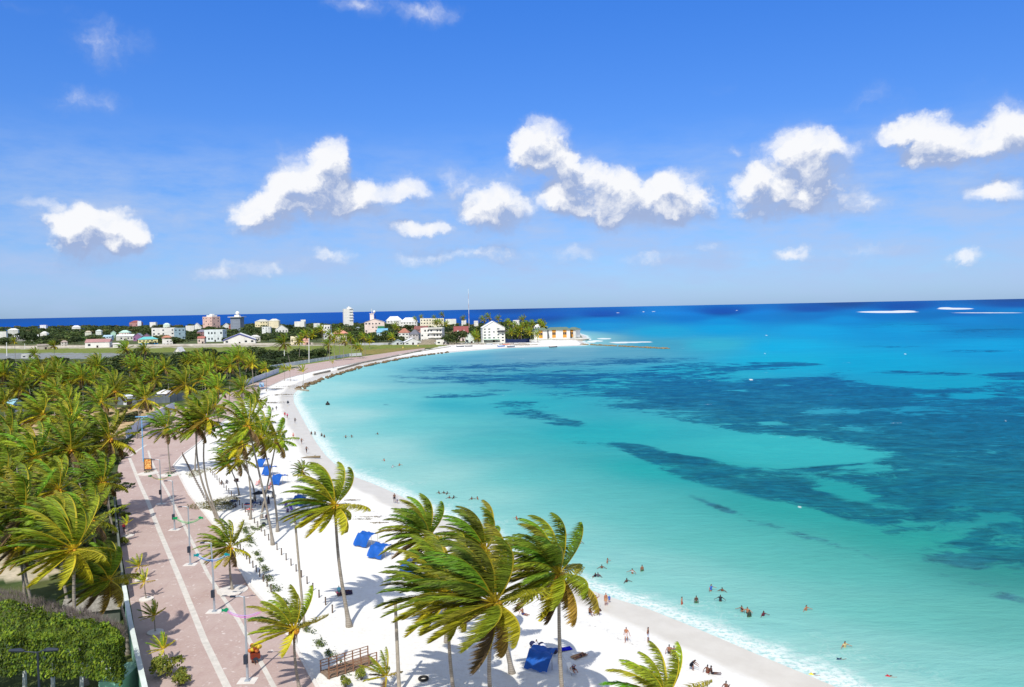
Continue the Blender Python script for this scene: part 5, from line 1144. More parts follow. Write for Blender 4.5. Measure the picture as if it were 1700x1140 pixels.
# ---- young promenade palms
for cx,cy,bx,by,s,lab in [(231,940,235,963,1.0,'yellowish young palm on the promenade edge beside the grey wall'),(240,966,243,995,1.0,'dark green young palm second from the grey wall end'),(256,1022,258,1050,1.05,'young palm with yellow fronds swept left, third along the boundary wall'),(271,1077,276,1104,1.0,'young palm in the white ring closest to the round shrub'),(211,868,213,890,.8,'small dusty young palm in the shade of the grove wall')]:
    pal(cx,cy,bx,by,CR_YG[rng.randrange(3)],s*.72,lab,detail=1,r0=.08,group='young palms on the promenade edge')
    b0=G(bx,by,1.06); b=MB(); b.cyl((b0.x,b0.y,1.0),.9,.2,18); tag(b.build('tree_planter',KERB),'low round kerb around the '+' '.join(lab.split(',')[0].split()[:9]),'planter')
TYG=blobtree(140,900,1.0,.8,.085,[(.20,.24,.03),(.28,.28,.05),(.14,.19,.03)],10); me=mesh_np('foliage',TYG[0],TYG[1],TLEAF); cattr(me,'lc',TYG[2])
for px_,py_,r_s,lab in [(277,1122,2.0,'yellow-green leafy shrub at the foot of the boundary wall by the picture bottom'),(300,1138,1.5,'pale twiggy shrub at the bottom of the picture beside the yellow-green one'),(206,905,1.2,'small dark shrub in the shade at the grove wall'),(208,862,1.3,'leafy bush leaning out of the grove shade onto the paving'),(600,1128,1.0,'yellow-green bush at the near end of the wooden footbridge'),(573,1140,.9,'small green bush at the bottom edge beside the footbridge')]:
    g=G(px_,py_,1); root=empty('shrub',(g.x,g.y,1.0)); tag(root,lab,'shrub'); link('foliage',me,root,(0,0,.1),rng.uniform(0,6),(r_s,r_s,r_s*1.1))
    b=MB(); [b.tube([(0,0,-.1),(.4*math.cos(a)*r_s,.4*math.sin(a)*r_s,.7*r_s)],[.05,.02],5) for a in (0,1.5,3,4.5)]; b.build('stems',BARK,root)
# ---- wooden footbridge
BRN=mat('brown_wood',lin((150,112,88)),.8,.2,var=.3,vscale=2); DECK=mat('deck_boards',lin((150,128,108)),.85,.1,var=.35,vscale=3)
P0=G(538,1122,1); P1=G(619,1096,1); d=(P1-P0); L_=d.length; root=empty('wooden_footbridge',tuple(P0),math.atan2(d.y,d.x)); tag(root,'brown wooden footbridge with railings crossing the sand beside the short palm','footbridge')
b=MB(); nb=int(L_/.3)
for i in range(nb): b.box(i*.3,-1.0,.10,i*.3+.27,1.0,.18)
b.box(0,-.85,-.05,L_,-.7,.097); b.box(0,.7,-.05,L_,.85,.097); b.build('deck',DECK,root)
for sy in (-1.0,1.0):
    for i in range(7): b=MB(); x=.05+i*(L_-.15)/6; b.box(x,sy-.05,.0,x+.1,sy+.05,1.25); b.build('post',BRN,root)
    for z in (.6,.9,1.2): b=MB(); b.box(0,sy-.035,z,L_,sy+.035,z+.06); b.build('rail',BRN,root)
# ---- blue beach canopies
BLUE=mat('blue_tarpaulin',lin((26,92,182)),.45,.35,var=.25,vscale=1.2); 
def canopy(px_,py_,w,dp,h,rz,label,seed):
    g=G(px_,py_,1); root=empty('beach_canopy',tuple(g),rz+math.pi,1.02); tag(root,label,'beach canopy','blue beach canopies'); r4=random.Random(seed); n=12
    V=[];Fc=[]
    for i in range(n+1):
        for j in range(n+1):
            u=i/n; v=j/n; x=(u-.5)*w; y=(v-.5)*dp
            prof=h*(1-.05*math.sin(math.pi*v)) if v<.55 else h*(1-((v-.55)/.45)**1.4*.88)
            z=prof-.22*math.sin(math.pi*u)*math.sin(math.pi*min(1,v*1.6))*.8+.09*math.sin(u*11+seed)*math.sin(v*8)+.04*math.sin(u*23+v*17)
            if v==0: z-=.25+.12*abs(math.sin(u*math.pi*3))
            V.append((x+.08*math.sin(v*6+seed),y,z))
    for i in range(n):
        for j in range(n): a=i*(n+1)+j; Fc.append((a,a+n+1,a+n+2,a+1))
    me=mesh_np('cloth',V,Fc,BLUE,True); link('cloth',me,root)
    for sx in (-1,1):
        for y,hh in ((-dp/2,h-.02),(dp*.05,h)):
            b=MB(); b.tube([(sx*w*.48,y,0),(sx*w*.48,y,hh)],.03,6); b.build('pole',WOODP,root)
        b=MB(); b.tube([(sx*w*.48,-dp/2,h-.05),(sx*w*.62,-dp/2-1.0,0)],.012,4); b.build('guy_rope',WOODP,root)
    b=MB(); b.box(-w*.3,-.3,.3,-w*.3+1.6,.3,.36); b.box(-w*.3,-.3,.0,-w*.3+.06,.3,.3); b.box(-w*.3+1.54,-.3,.0,-w*.3+1.6,.3,.3); 
    return root
canopy(899,1107,2.6,2.6,1.75,-.5,'large bright blue canopy in palm shade beside the palm close to the sea',1)
canopy(607,905,2.7,2.6,1.9,-.55,'blue canopy right of the tall single palm, upper of the touching pair',2)
canopy(630,924,2.6,2.6,1.8,-.5,'blue canopy right of the tall single palm, lower of the touching pair',3)
canopy(682,952,2.4,2.4,1.8,-.4,'blue canopy mostly hidden behind the windswept clump',4)
canopy(463,803,2.6,2.8,1.9,-.5,'bright blue canopy standing clear of the beach clump palms',5)
canopy(447,788,2.2,2.8,1.9,-.4,'blue canopy crossed by two palm trunks, nearer one',6)
canopy(436,774,2.2,2.6,1.8,-.4,'blue canopy crossed by palm trunks, farther one',7)
canopy(500,838,2.6,2.4,1.8,-.4,'dark blue canopy half hidden by the left fronds of the tall single palm',8)
# ---- loungers, tables, parasols, bags in the shade
def chair_like(px_,py_,rz,rgb,label,group=None):
    g=G(px_,py_,1); root=empty('beach_chair',tuple(g),rz); tag(root,label,'beach chair',group); m=mat('plastic_%d_%d_%d'%rgb,lin(rgb),.5,.3)
    b=MB(); b.box(-.26,-.5,.32,.26,.12,.36); b.build('seat',m,root)
    b=MB(); b.add([(-.26,.12,.34),(.26,.12,.34),(.26,.62,.92),(-.26,.62,.92),(-.26,.16,.30),(.26,.16,.30),(.26,.66,.88),(-.26,.66,.88)],[(0,1,2,3),(7,6,5,4),(0,4,5,1),(1,5,6,2),(2,6,7,3),(3,7,4,0)]); b.build('backrest',m,root)
    for x in (-.25,.25):
        for y,z in ((-.45,.32),(.45,.68)): b=MB(); b.tube([(x,y,0),(x,y*.9,z)],.02,5); b.build('leg',WOODP,root)
    return root
for i,(a,b_,rgb,lab) in enumerate([(426,806,(226,160,160),'pale pink beach chair by the palm trunk facing the blue canopies'),(448,808,(220,150,140),'pink beach chair between the crossing trunks and the clear blue canopy'),(474,844,(110,80,170),'purple beach chair in the shade right of the palm clump'),(413,848,(200,60,50),'red beach chair in the shade near the wicker cart'),(420,838,(40,44,60),'dark beach chair among the group under the palms'),(446,838,(44,40,56),'dark beach chair behind the trunk of the tallest palm'),(436,836,(60,70,90),'slate-blue beach chair in the deepest shade of the clump'),(455,824,(30,34,44),'black beach chair right of the crossing trunks'),(949,1118,(236,234,228),'white sun chair on the sand right of the big blue canopy'),(484,848,(90,70,150),'violet beach chair beside the purple one')]):
    chair_like(a,b_,rng.uniform(-1,1),rgb,lab)
def parasol(px_,py_,rgb,label,r=1.3,h=2.1):
    g=G(px_,py_,1); root=empty('beach_parasol',tuple(g)); tag(root,label,'parasol'); m=mat('cloth_%d_%d_%d'%rgb,lin(rgb),.7,.2,var=.2,vscale=2)
    b=MB(); b.tube([(0,0,0),(0,0,h)],.025,6); b.build('pole',POLE,root)
    b=MB(); n=10; b.add([(0,0,h+.05)]+[(r*math.cos(6.283*i/n),r*math.sin(6.283*i/n),h-.5) for i in range(n)],[(0,1+i,1+(i+1)%n) for i in range(n)]); b.build('canopy',m,root)
parasol(430,832,(36,40,52),'black parasol among the shaded group of the palm clump'); parasol(442,830,(56,66,80),'dark grey parasol beside the black one')
def table(px_,py_,rgb,label):
    g=G(px_,py_,1); root=empty('folding_table',tuple(g),rng.uniform(-.5,.5)); tag(root,label,'table'); m=mat('plastic_%d_%d_%d'%rgb,lin(rgb),.5,.3)
    b=MB(); b.box(-.7,-.4,.7,.7,.4,.75); b.build('tabletop',m,root)
    for x in (-.62,.62):
        for y in (-.33,.33): b=MB(); b.box(x-.025,y-.025,0,x+.025,y+.025,.697); b.build('leg',POLE,root)
    b=MB(); b.box(-.5,-.25,.753,-.1,.2,1.0); b.box(.05,-.2,.753,.45,.25,.93); tag(b.build('cool_box',mat('plastic_30_60_110',lin((30,60,110)),.5,.3)),'small dark cool boxes on the '+label.split(' ')[0]+' table','cool box'); o=bpy.context.scene.collection.objects[-1]; o.location=g
table(425,842,(206,206,210),'white folding table with goods under the palms'); table(412,843,(190,60,50),'red folding table with goods left of the white one'); table(388,838,(80,80,86),'grey low table by the bollards left of the clump')
g=G(438,872,1); root=empty('wicker_cart',tuple(g),.3); tag(root,'pale round-topped vendor cart with wheels at the foot of the palm clump','cart')
b=MB(); b.box(-.6,-.4,.35,.6,.4,1.05); b.build('body',mat('cart_paint',lin((196,200,192)),.7,.2,var=.3,vscale=3),root)
b=MB(); n=10; vs=[(-.65*math.cos(math.pi*i/n),y,1.75+.45*math.sin(math.pi*i/n)) for y in (-.5,.5) for i in range(n+1)]; b.add(vs,[(i,i+1,n+2+i,n+1+i) for i in range(n)]); b.build('roof',mat('cart_paint'),root)
for x in (-.55,.55):
    for y in (-.4,.4): b=MB(); b.tube([(x,y,1.05),(x,y,1.78)],.02,5); b.build('roof_post',POLE,root)
for y in (-.45,.45): b=MB(); b.tube([(0,y-.03,.35),(0,y+.03,.35)],.35,16); b.build('wheel',DARKM,root)
g=G(703,1128,1); b=MB(); n=18; k=8; vs=[((.42+.13*math.cos(6.283*j/k))*math.cos(6.283*i/n),(.42+.13*math.cos(6.283*j/k))*math.sin(6.283*i/n),.13+.13*math.sin(6.283*j/k)) for i in range(n) for j in range(k)]
b.add(vs,[(i*k+j,((i+1)%n)*k+j,((i+1)%n)*k+(j+1)%k,i*k+(j+1)%k) for i in range(n) for j in range(k)]); o=b.build('car_tyre',mat('rubber',(.03,.03,.03),.8,.2),None,(g.x,g.y,1.0),smooth=True); tag(o,'black tyre lying flat on the open sand below the clump','tyre')
def towel(px_,py_,rgb,rz,label,w=.9,l=1.8):
    g=G(px_,py_,1); b=MB(); n=6
    vs=[((i/n-.5)*w,(j/n-.5)*l,.06+.03*math.sin(i*2.1+j)) for i in range(n+1) for j in range(n+1)]; b.add(vs,[(i*(n+1)+j,(i+1)*(n+1)+j,(i+1)*(n+1)+j+1,i*(n+1)+j+1) for i in range(n) for j in range(n)])
    tag(b.build('beach_towel',mat('cloth_%d_%d_%d'%rgb,lin(rgb),.9,.1,var=.2,vscale=2),None,(g.x,g.y,1.06),rz),label,'towel')
towel(936,1079,(20,30,190),-1.2,'deep blue towel in palm shade behind the palm close to the sea'); towel(961,1090,(190,150,110),-.9,'tan beach mat on the sunlit sand right of the blue towel'); towel(572,985,(60,50,70),-1.3,'dark towel in the shadow of the tall single palm',1.6,2.0)
for px_,py_,rgb,lab in [(893,1076,(40,44,80),'pile of dark and white bags in front of the big blue canopy'),(919,1088,(50,46,70),'small dark bag beside the palm close to the sea'),(392,800,(60,40,36),'dark brown sack in the shade of the short forked palm')]:
    g=G(px_,py_,1); b=MB(); 
    for i in range(6): b.ball((rng.uniform(-.6,.6)*(1 if px_<900 else .3),rng.uniform(-.4,.4)*(1 if px_<900 else .3),.25+rng.uniform(0,.3)),rng.uniform(.22,.4),8,6,.8,rng.randrange(2) if px_==893 else 0)
    o=b.build('bag',[mat('cloth_%d_%d_%d'%rgb,lin(rgb),.8,.2,var=.2,vscale=2),mat('cloth_w',lin((220,220,228)),.8,.2)],None,(g.x,g.y,1.0),smooth=True); tag(o,lab,'bags')
g=G(516,760,.5); b=MB(); b.tube([(-2.6,0,.15),(-1,.2,.3),(1,0,.28),(2.4,-.2,.25)],[.08,.16,.26,.3],8); b.tube([(.6,0,.3),(1.2,.9,.6)],[.12,.04],6); o=b.build('driftwood_log',mat('driftwood',lin((140,124,96)),.9,.1,var=.4,vscale=2),None,(g.x,g.y,.45),.2,True); tag(o,'stranded driftwood log at the water edge above the small flattened palm','log')
g=G(544,672,0); b=MB(); b.ball((0,0,.3),.9,10,6,.9); b.cyl((0,0,.9),.3,.6,8); o=b.build('buoy',mat('rubber'),None,(g.x,g.y,0),0,True); tag(o,'dark floating buoy in the pale shallows near the far beach','buoy')
g=G(478,669,1); b=MB(); b.ball((0,0,.4),.55,8,6,.9); b.box(-.2,-.2,.8,.2,.2,1.1); o=b.build('litter_bin',DARKM,None,(g.x,g.y,.9),0); tag(o,'dark round litter bin on the wet sand far along the beach','bin')
# framed picture and small sign
g=G(246,781,1.06); root=empty('framed_picture',tuple(g),-.1); tag(root,'upright orange and gold picture in a dark frame on the promenade','picture board')
m=bpy.data.materials.new('orange_picture'); m.use_nodes=True; N=NT(m.node_tree); bs=m.node_tree.nodes['Principled BSDF']; tcx=N.new('ShaderNodeTexCoord'); nz=N.noise(tcx.outputs['Object'],2.2,3,.5,1.5)
c=N.mix(N.rng(nz,.42,.5),lin((196,96,30))+(1,),lin((236,190,110))+(1,)); c=N.mix(N.rng(nz,.58,.62),c,lin((120,40,24))+(1,)); N.put(bs.inputs['Base Color'],c)
b=MB(); b.box(-.85,-.03,.35,.85,.03,2.75); b.build('picture',m,root)
b=MB(); b.box(-1,-.07,.2,-.853,.07,2.9); b.box(.853,-.07,.2,1,.07,2.9); b.box(-.853,-.07,.2,.853,.07,.347); b.box(-.853,-.07,2.753,.853,.07,2.9); b.box(-.9,-.35,0,-.8,.35,.197); b.box(.8,-.35,0,.9,.35,.197); b.build('frame',DARKM,root)
g=G(434.5,644,1.06); root=empty('information_sign',tuple(g),.1); tag(root,'light blue board with white marks at the end of the grey fence','sign'); b=MB(); b.box(-1.1,-.05,.6,1.1,.05,2.7); b.build('board',BL,root)
b=MB(); b.box(-.7,-.08,1.8,.7,-.053,2.0); b.box(-.5,-.08,1.3,.5,-.053,1.5); b.box(-.9,-.08,2.25,.9,-.053,2.45); b.build('markings',mat('white_enamel'),root)
for x in (-.9,.9): b=MB(); b.box(x-.05,-.05,0,x+.05,.05,.597); b.build('leg',POLE,root)
# yellow vendor load
g=G(424,1098,1.06); root=empty('vendor_cart',tuple(g),.4); tag(root,'small vendor cart with yellow and orange inflatables on the promenade','cart')
b=MB(); b.box(-.5,-.35,.4,.5,.35,.95); b.build('body',mat('plastic_120_50_30',lin((120,50,30)),.6,.3),root)
b=MB(); [b.ball((rng.uniform(-.5,.7),rng.uniform(-.3,.3),1.15+rng.uniform(0,.7)),rng.uniform(.16,.28),8,6,1.0,i%2) for i in range(12)]; b.build('inflatables',[mat('yellow_vinyl',lin((216,182,50)),.35,.4),mat('orange_vinyl',lin((190,104,50)),.35,.4)],root,smooth=True)
for y in (-.38,.38): b=MB(); b.tube([(0,y-.03,.3),(0,y+.03,.3)],.3,14); b.build('wheel',DARKM,root)
# ---- cars by the airfield wall
def car(px_,py_,rgb,label,rz):
    g=G(px_,py_,1); root=empty('parked_car',tuple(g),rz); tag(root,label,'car','cars parked behind the airfield wall'); m=mat('paint_%d_%d_%d'%rgb,lin(rgb),.3,.5)
    b=MB(); pr=[(-2.1,.35),(-2.15,.75),(-1.2,.9),(1.95,.95),(2.1,.7),(2.1,.35)]; n=len(pr); b.add([(x,-.85,z) for x,z in pr]+[(x,.85,z) for x,z in pr],[tuple(range(n)),tuple(range(2*n-1,n-1,-1))]+[(i,i+n,(i+1)%n+n,(i+1)%n) for i in range(n)]); b.box(-.7,-.65,1.32,1.1,.65,1.42); b.build('body',m,root)
    b=MB(); b.add([(-1.15,-.75,.903),(1.5,-.75,.94),(1.1,-.63,1.317),(-.7,-.63,1.317),(-1.15,.75,.903),(1.5,.75,.94),(1.1,.63,1.317),(-.7,.63,1.317)],[(0,1,2,3),(7,6,5,4),(0,3,7,4),(1,5,6,2)]); b.build('windows',GLASS,root)
    for x in (-1.35,1.35):
        for y in (-.85,.85): b=MB(); b.tube([(x,y-.1,.33),(x,y+.1,.33)],.33,12); b.build('wheel',DARKM,root)
for i,(x,y,rgb,nm) in enumerate([(298,573.3,(236,236,236),'white'),(306,573.2,(60,90,160),'blue'),(315,573.1,(230,230,232),'pale white'),(324,573,(190,196,200),'silver'),(333,572.9,(40,44,52),'black'),(343,572.8,(236,236,236),'bright white'),(352,572.7,(150,190,200),'pale turquoise'),(361,572.5,(226,226,226),'off-white'),(72,578,(200,60,50),'red')]):
    car(x,y,rgb,nm+' car parked behind the airfield wall'+(' beside the small brown shed' if x<100 else ['',' right of the white house',' below the red awning house',' near the arcaded building',' below the arcaded building',' left of the blue-trimmed hall',' just before the blue-trimmed hall',' closest to the blue-trimmed hall',''][i]),rng.uniform(-.3,.3))
# ---- boats on the point
def boat(px_,py_,rgb,label,s=1.0,rz=0,z=1.0):
    g=G(px_,py_,z); root=empty('fishing_boat',tuple(g),rz,s); tag(root,label,'boat','boats drawn up on the point'); m=mat('paint_%d_%d_%d'%rgb,lin(rgb),.4,.4); n=8; V=[];Fc=[]
    for i in range(n+1):
        u=i/n; w=1.0*(1-max(0,u-.45)**2*3.1); w=max(w,.04); x=-3+6.5*u; zz=.9+.35*u*u
        V+=[(x,-w,zz),(x,-w*.75,.15+.1*u),(x,w*.75,.15+.1*u),(x,w,zz),(x,w*.85,zz-.02),(x,w*.6,.35),(x,-w*.6,.35),(x,-w*.85,zz-.02)]
    for i in range(n):
        for j in range(8): Fc.append((i*8+j,i*8+(j+1)%8,i*8+8+(j+1)%8,i*8+8+j))
    Fc.append(tuple(range(8))[::-1]); mb=MB(); mb.add(V,Fc); mb.build('hull',m,root)
    b=MB(); b.box(-1.8,-.8,.6,-1.4,.8,.66); b.box(.3,-.75,.62,.7,.75,.68); b.build('bench',WOODP,root); b=MB(); b.box(-3.35,-.2,.5,-3.02,.2,1.5); b.build('outboard_motor',DARKM,root)
for x,y,rgb,lab,rz in [(832,575.5,(40,110,190),'blue boat on the sand of the point beside the dark netting',.3),(822,573.5,(226,230,236),'white boat on the sand left of the blue boat',-.3),(848,576,(60,80,110),'dark slate boat at the water edge of the point',.1),(764,576,(50,60,80),'dark boat at the left end of the rubble on the point',.2),(778,575.5,(40,44,56),'black boat right of the dark boat by the rubble',-.2),(812,572,(210,216,220),'pale grey boat among the rubble of the point',.5),(840,572.5,(206,120,90),'orange-red boat in front of the dark netting',0),(858,571.5,(226,226,226),'small white boat under the trees of the point',.4),(918,577,(60,66,70),'dark grey rowing boat at the tip of the sand',.1)]:
    boat(x,y,rgb,lab,1.15,rz,.7 if y>575 else 1.0)
b0=G(859,569,1); b=MB(); vs=[];n=14
for i in range(n+1):
    x=(i/n-.5)*26; z=4.2-.8*math.sin(math.pi*i/n)+.3*math.sin(i*1.9); vs+=[(x,0,z),(x,-.4-.4*math.sin(i*1.3),.4),(x,3.5,z+.4)]
b.add(vs,[(i*3,i*3+3,i*3+4,i*3+1) for i in range(n)]+[(i*3,i*3+2,i*3+5,i*3+3) for i in range(n)]); b.tube([(-13,0,0),(-13,0,4.4)],.15,6); b.tube([(13,0,0),(13,0,4.4)],.15,6); b.tube([(0,0,0),(0,0,3.6)],.15,6)
tag(b.build('net_shelter',mat('navy_tarp',lin((30,44,82)),.8,.2,var=.3,vscale=.5),None,tuple(b0)),'dark navy tarpaulin shelter among the trees at the water side of the point','shelter')
for px_,py_ in ((669,579),(694,576)):
    g=G(px_,py_,1); b=MB(); b.tube([(0,0,0),(0,0,1.2)],.12,6); b.box(-.5,-.15,1.203,.5,.15,2.1); tag(b.build('runway_marker',mat('marker',lin((240,220,120)),.6,.2),None,tuple(g)),'small pale yellow marker board on the grass '+('nearer the sea wall' if px_<680 else 'below the earth mound'),'marker')
# distant boats
# ---- people
def body(name,J,E,root):
    me=bpy.data.meshes.new(name); names=list(J); idx={k:i for i,k in enumerate(names)}
    me.from_pydata([J[k][0] for k in names],[(idx[a],idx[b]) for a,b in E],[]); ob=bpy.data.objects.new(name,me); COL.objects.link(ob)
    ob.modifiers.new('s','SKIN'); 
    sv=me.skin_vertices[0].data
    for k in names: r_0=J[k][1]; sv[idx[k]].radius=(r_0,r_0) if not hasattr(r_0,'__len__') else r_0; sv[idx[k]].use_root=(k==root)
    s2=ob.modifiers.new('u','SUBSURF'); s2.levels=1; s2.render_levels=1
    dg=bpy.context.evaluated_depsgraph_get(); m2=bpy.data.meshes.new_from_object(ob.evaluated_get(dg)); bpy.data.objects.remove(ob); m2.name=name
    m2.polygons.foreach_set('use_smooth',np.ones(len(m2.polygons),dtype=bool)); return m2
def skeleton(legL,legR,armL,armR,lean=(0,0),hip=.95,back=None,headoff=(0,-.02)):
    """each limb: list of two/three joint offsets; legs from hip, arms from shoulder. faces -y"""
    J={};E=[]; hx,hy=lean; H0=Vector((0,0,hip)); J['pel']=(H0,(.15,.115))
    up=back or Vector((hx,hy,1)).normalized()
    def add(n,p,r,par): J[n]=(Vector(p),r); E.append((par,n))
    sidev=Vector((1,0,0))
    add('waist',H0+up*.17,(.125,.10),'pel'); add('chest',H0+up*.36,(.155,.115),'waist'); add('neck0',H0+up*.49,.075,'chest'); add('neck',H0+up*.56,.055,'neck0')
    hd=H0+up*.56+Vector((0,headoff[0],0)); add('head',hd+up*.11+Vector((0,headoff[1],0)),(.078,.095),'neck'); add('top',hd+up*.22+Vector((0,headoff[1],0)),(.06,.07),'head')
    add('nose',hd+up*.10+Vector((0,headoff[1]-.105,0)),.014,'head')
    for s,(l,a) in ((-1,(legL,armL)),(1,(legR,armR))):
        t='L' if s<0 else 'R'
        h=H0+Vector((s*.09,0,-.05)); add('hip'+t,h,.095,'pel'); k=h+Vector(l[0]); add('knee'+t,k,.06,'hip'+t); an=k+Vector(l[1]); add('ank'+t,an,.038,'knee'+t); f=an+Vector(l[2] if len(l)>2 else (0,-.16,-.04)); add('toe'+t,f,(.035,.025),'ank'+t)
        sh=H0+up*.45+sidev*s*.17; add('sh'+t,sh,.06,'chest'); el=sh+Vector((a[0][0]*s,a[0][1],a[0][2])); add('el'+t,el,.042,'sh'+t); w=el+Vector((a[1][0]*s,a[1][1],a[1][2])); add('wr'+t,w,.028,'el'+t)
        d=Vector((a[1][0]*s,a[1][1],a[1][2])).normalized(); pl=w+d*.08; add('palm'+t,pl,(.036,.018),'wr'+t)
        sd3=d.cross(Vector((0,1,.2))); sd3=sd3.normalized() if sd3.length>.1 else Vector((0,0,1))
        for q,ln in enumerate((.06,.075,.07,.055)):
            off=sd3*(q-1.5)*.021; p1=pl+d*.03+off; add('f%d%s'%(q,t),p1+d*ln*.5,.009,'palm'+t); add('g%d%s'%(q,t),p1+d*ln+Vector((0,.012,0)),.007,'f%d%s'%(q,t))
        add('th'+t,pl-d*.03-sd3*.045,.010,'palm'+t); add('ti'+t,pl+d*.01-sd3*.065,.008,'th'+t)
    return J,E
V3=Vector
POSES={
 'stand':dict(legL=[(-.02,0,-.43),(0,.02,-.42)],legR=[(.03,-.03,-.43),(.01,.02,-.42)],armL=[(.06,.02,-.29),(.03,-.06,-.25)],armR=[(.06,.02,-.29),(.03,-.06,-.25)]),
 'walk':dict(legL=[(0,-.18,-.39),(0,-.02,-.42)],legR=[(0,.12,-.41),(0,.22,-.35)],armL=[(.08,.12,-.26),(.04,.0,-.26)],armR=[(.16,-.10,-.23),(.12,-.12,-.18)]),
 'armsup':dict(legL=[(-.04,0,-.43),(0,.02,-.42)],legR=[(.04,0,-.43),(0,.02,-.42)],armL=[(.26,0,.06),(-.04,-.04,.24)],armR=[(.26,0,.06),(-.04,-.04,.24)]),
 'akimbo':dict(legL=[(-.05,0,-.43),(-.02,.02,-.42)],legR=[(.05,0,-.43),(.02,.02,-.42)],armL=[(.20,.05,-.20),(-.14,-.08,-.18)],armR=[(.20,.05,-.20),(-.14,-.08,-.18)]),
 'sit':dict(legL=[(-.06,-.36,.22),(0,-.26,-.34)],legR=[(.08,-.38,.18),(.02,-.24,-.30)],armL=[(.10,-.16,-.20),(-.02,-.22,.02)],armR=[(.14,.16,-.20),(.05,.06,-.22)],hip=.14,lean=(0,-.12)),
 'sitflat':dict(legL=[(-.06,-.43,.05),(0,-.42,-.03),(0,-.06,.14)],legR=[(.06,-.43,.05),(.02,-.42,-.03),(0,-.06,.14)],armL=[(.10,.16,-.20),(.02,.1,-.22)],armR=[(.10,.16,-.20),(.02,.1,-.22)],hip=.14,lean=(0,.15)),
 'crouch':dict(legL=[(-.08,-.34,-.02),(0,.12,-.36)],legR=[(.12,-.32,.02),(0,.10,-.40)],armL=[(.02,-.26,-.14),(0,-.20,-.14)],armR=[(.02,-.26,-.14),(0,-.20,-.14)],hip=.42,lean=(0,-.9)),
 'lie':dict(legL=[(-.06,-.43,.0),(0,-.42,-.02),(0,-.05,.14)],legR=[(.06,-.42,.10),(0,-.40,-.10),(0,-.05,.14)],armL=[(.14,-.16,-.02),(.05,-.24,-.01)],armR=[(.2,.16,-.02),(-.12,.2,.02)],hip=.13,back=V3((0,1,.06)).normalized()),
 'swim':dict(legL=[(-.06,.42,-.06),(0,.41,-.04),(0,.14,-.03)],legR=[(.06,.42,.0),(0,.41,.02),(0,.14,-.03)],armL=[(.12,-.24,.03),(.02,-.26,.0)],armR=[(.28,.02,.0),(.2,-.16,-.04)],hip=.0,back=V3((0,-1,.18)).normalized()),
 'wade':dict(legL=[(-.02,0,-.43),(0,.02,-.42)],legR=[(.03,-.03,-.43),(.01,.02,-.42)],armL=[(.24,-.06,-.14),(.2,-.12,-.08)],armR=[(.24,-.06,-.12),(.16,-.16,-.06)],lean=(0,-.08)),
}
PM={}
SKIN0=mat('skin_0',lin((168,112,82)),.5,.3)
def submesh(me,fn,off,name,m):
    V=np.array([v.co[:] for v in me.vertices]); Nn=np.array([v.normal[:] for v in me.vertices]); fs=[tuple(p.vertices) for p in me.polygons if fn(p.center)]
    if not fs: return None
    used=sorted(set(i for f in fs for i in f)); mp={u:i for i,u in enumerate(used)}
    return mesh_np(name,(V+Nn*off)[used],[tuple(mp[i] for i in f) for f in fs],m,True)
HAIR=mat('hair_black',(.012,.010,.010),.5,.3)
for k,v in POSES.items():
    J,E=skeleton(**v); me=body('body_'+k,J,E,'pel'); me.materials.append(SKIN0)
    up=(J['neck'][0]-J['pel'][0]).normalized(); pel=J['pel'][0]; hd=J['head'][0]; tp=J['top'][0]
    hair=submesh(me,lambda c:((c-hd).dot(up)>.03 or ((c-hd).dot(up)>-.10 and (c.y-hd.y)>.015)) and (c-hd).length<.22,.014,'hair',HAIR)
    kn=(J['kneeL'][0],J['kneeR'][0]); hp=(J['hipL'][0],J['hipR'][0])
    def shorts(c,frac=.45):
        s=(c-pel).dot(up)
        if -.10<s<.09 and (c-pel-up*s).length<.24 and (c-pel).length<.25: return True
        for h,q in zip(hp,kn):
            d=q-h; t=(c-h).dot(d)/d.length_squared
            if -.1<t<frac and (c-h-d*t).length<.13: return True
        return False
    trunks=submesh(me,lambda c:shorts(c,.55),.012,'swim_shorts',HAIR)
    brief=submesh(me,lambda c:shorts(c,.12),.010,'bikini_bottom',HAIR)
    topb=submesh(me,lambda c:.27<(c-pel).dot(up)<.42 and (c-pel-up*(c-pel).dot(up)).length<.20 and abs(c.x)<.19,.010,'bikini_top',HAIR)
    shirt=submesh(me,lambda c:.05<(c-pel).dot(up)<.50 and (c-pel-up*(c-pel).dot(up)).length<.26 and abs(c.x)<.27,.016,'shirt',HAIR)
    PM[k]=dict(body=me,hair=hair,trunks=trunks,brief=brief,top=topb,shirt=shirt)
SKINS=[(176,128,104),(140,94,72),(108,72,54),(84,56,44),(158,110,84)]
def setm(o,m): o.material_slots[0].link='OBJECT'; o.material_slots[0].material=m
def person(px_,py_,pose,skin,wear,rz,label,z=1.0,sub=0.0,s=1.0,group=None,hairc=None):
    g=G(px_,py_,z); g.z=z-sub; root=empty('person',tuple(g),rz,s); tag(root,label,'person',group); P_=PM[pose]
    o=link('body',P_['body'],root); setm(o,mat('skin_%d'%skin,lin(SKINS[skin]),.5,.3))
    o=link('hair',P_['hair'],root); 
    if hairc: setm(o,mat('hair_%d_%d_%d'%hairc,lin(hairc),.6,.2))
    for part,rgb in wear.items():
        if P_.get(part) is None: continue
        nm={'trunks':'swim_shorts','brief':'bikini_bottom','top':'bikini_top','shirt':'shirt'}[part]
        o=link(nm,P_[part],root); setm(o,mat('cloth_%d_%d_%d'%rgb,lin(rgb),.8,.2,var=.2,vscale=2))
    return root
K=(30,32,44); WH=(226,226,230); NV=(40,60,120); RD=(190,50,60); PK=(220,80,140); CY=(110,200,220); YE=(236,220,70); GR=(70,110,80)
pp=person
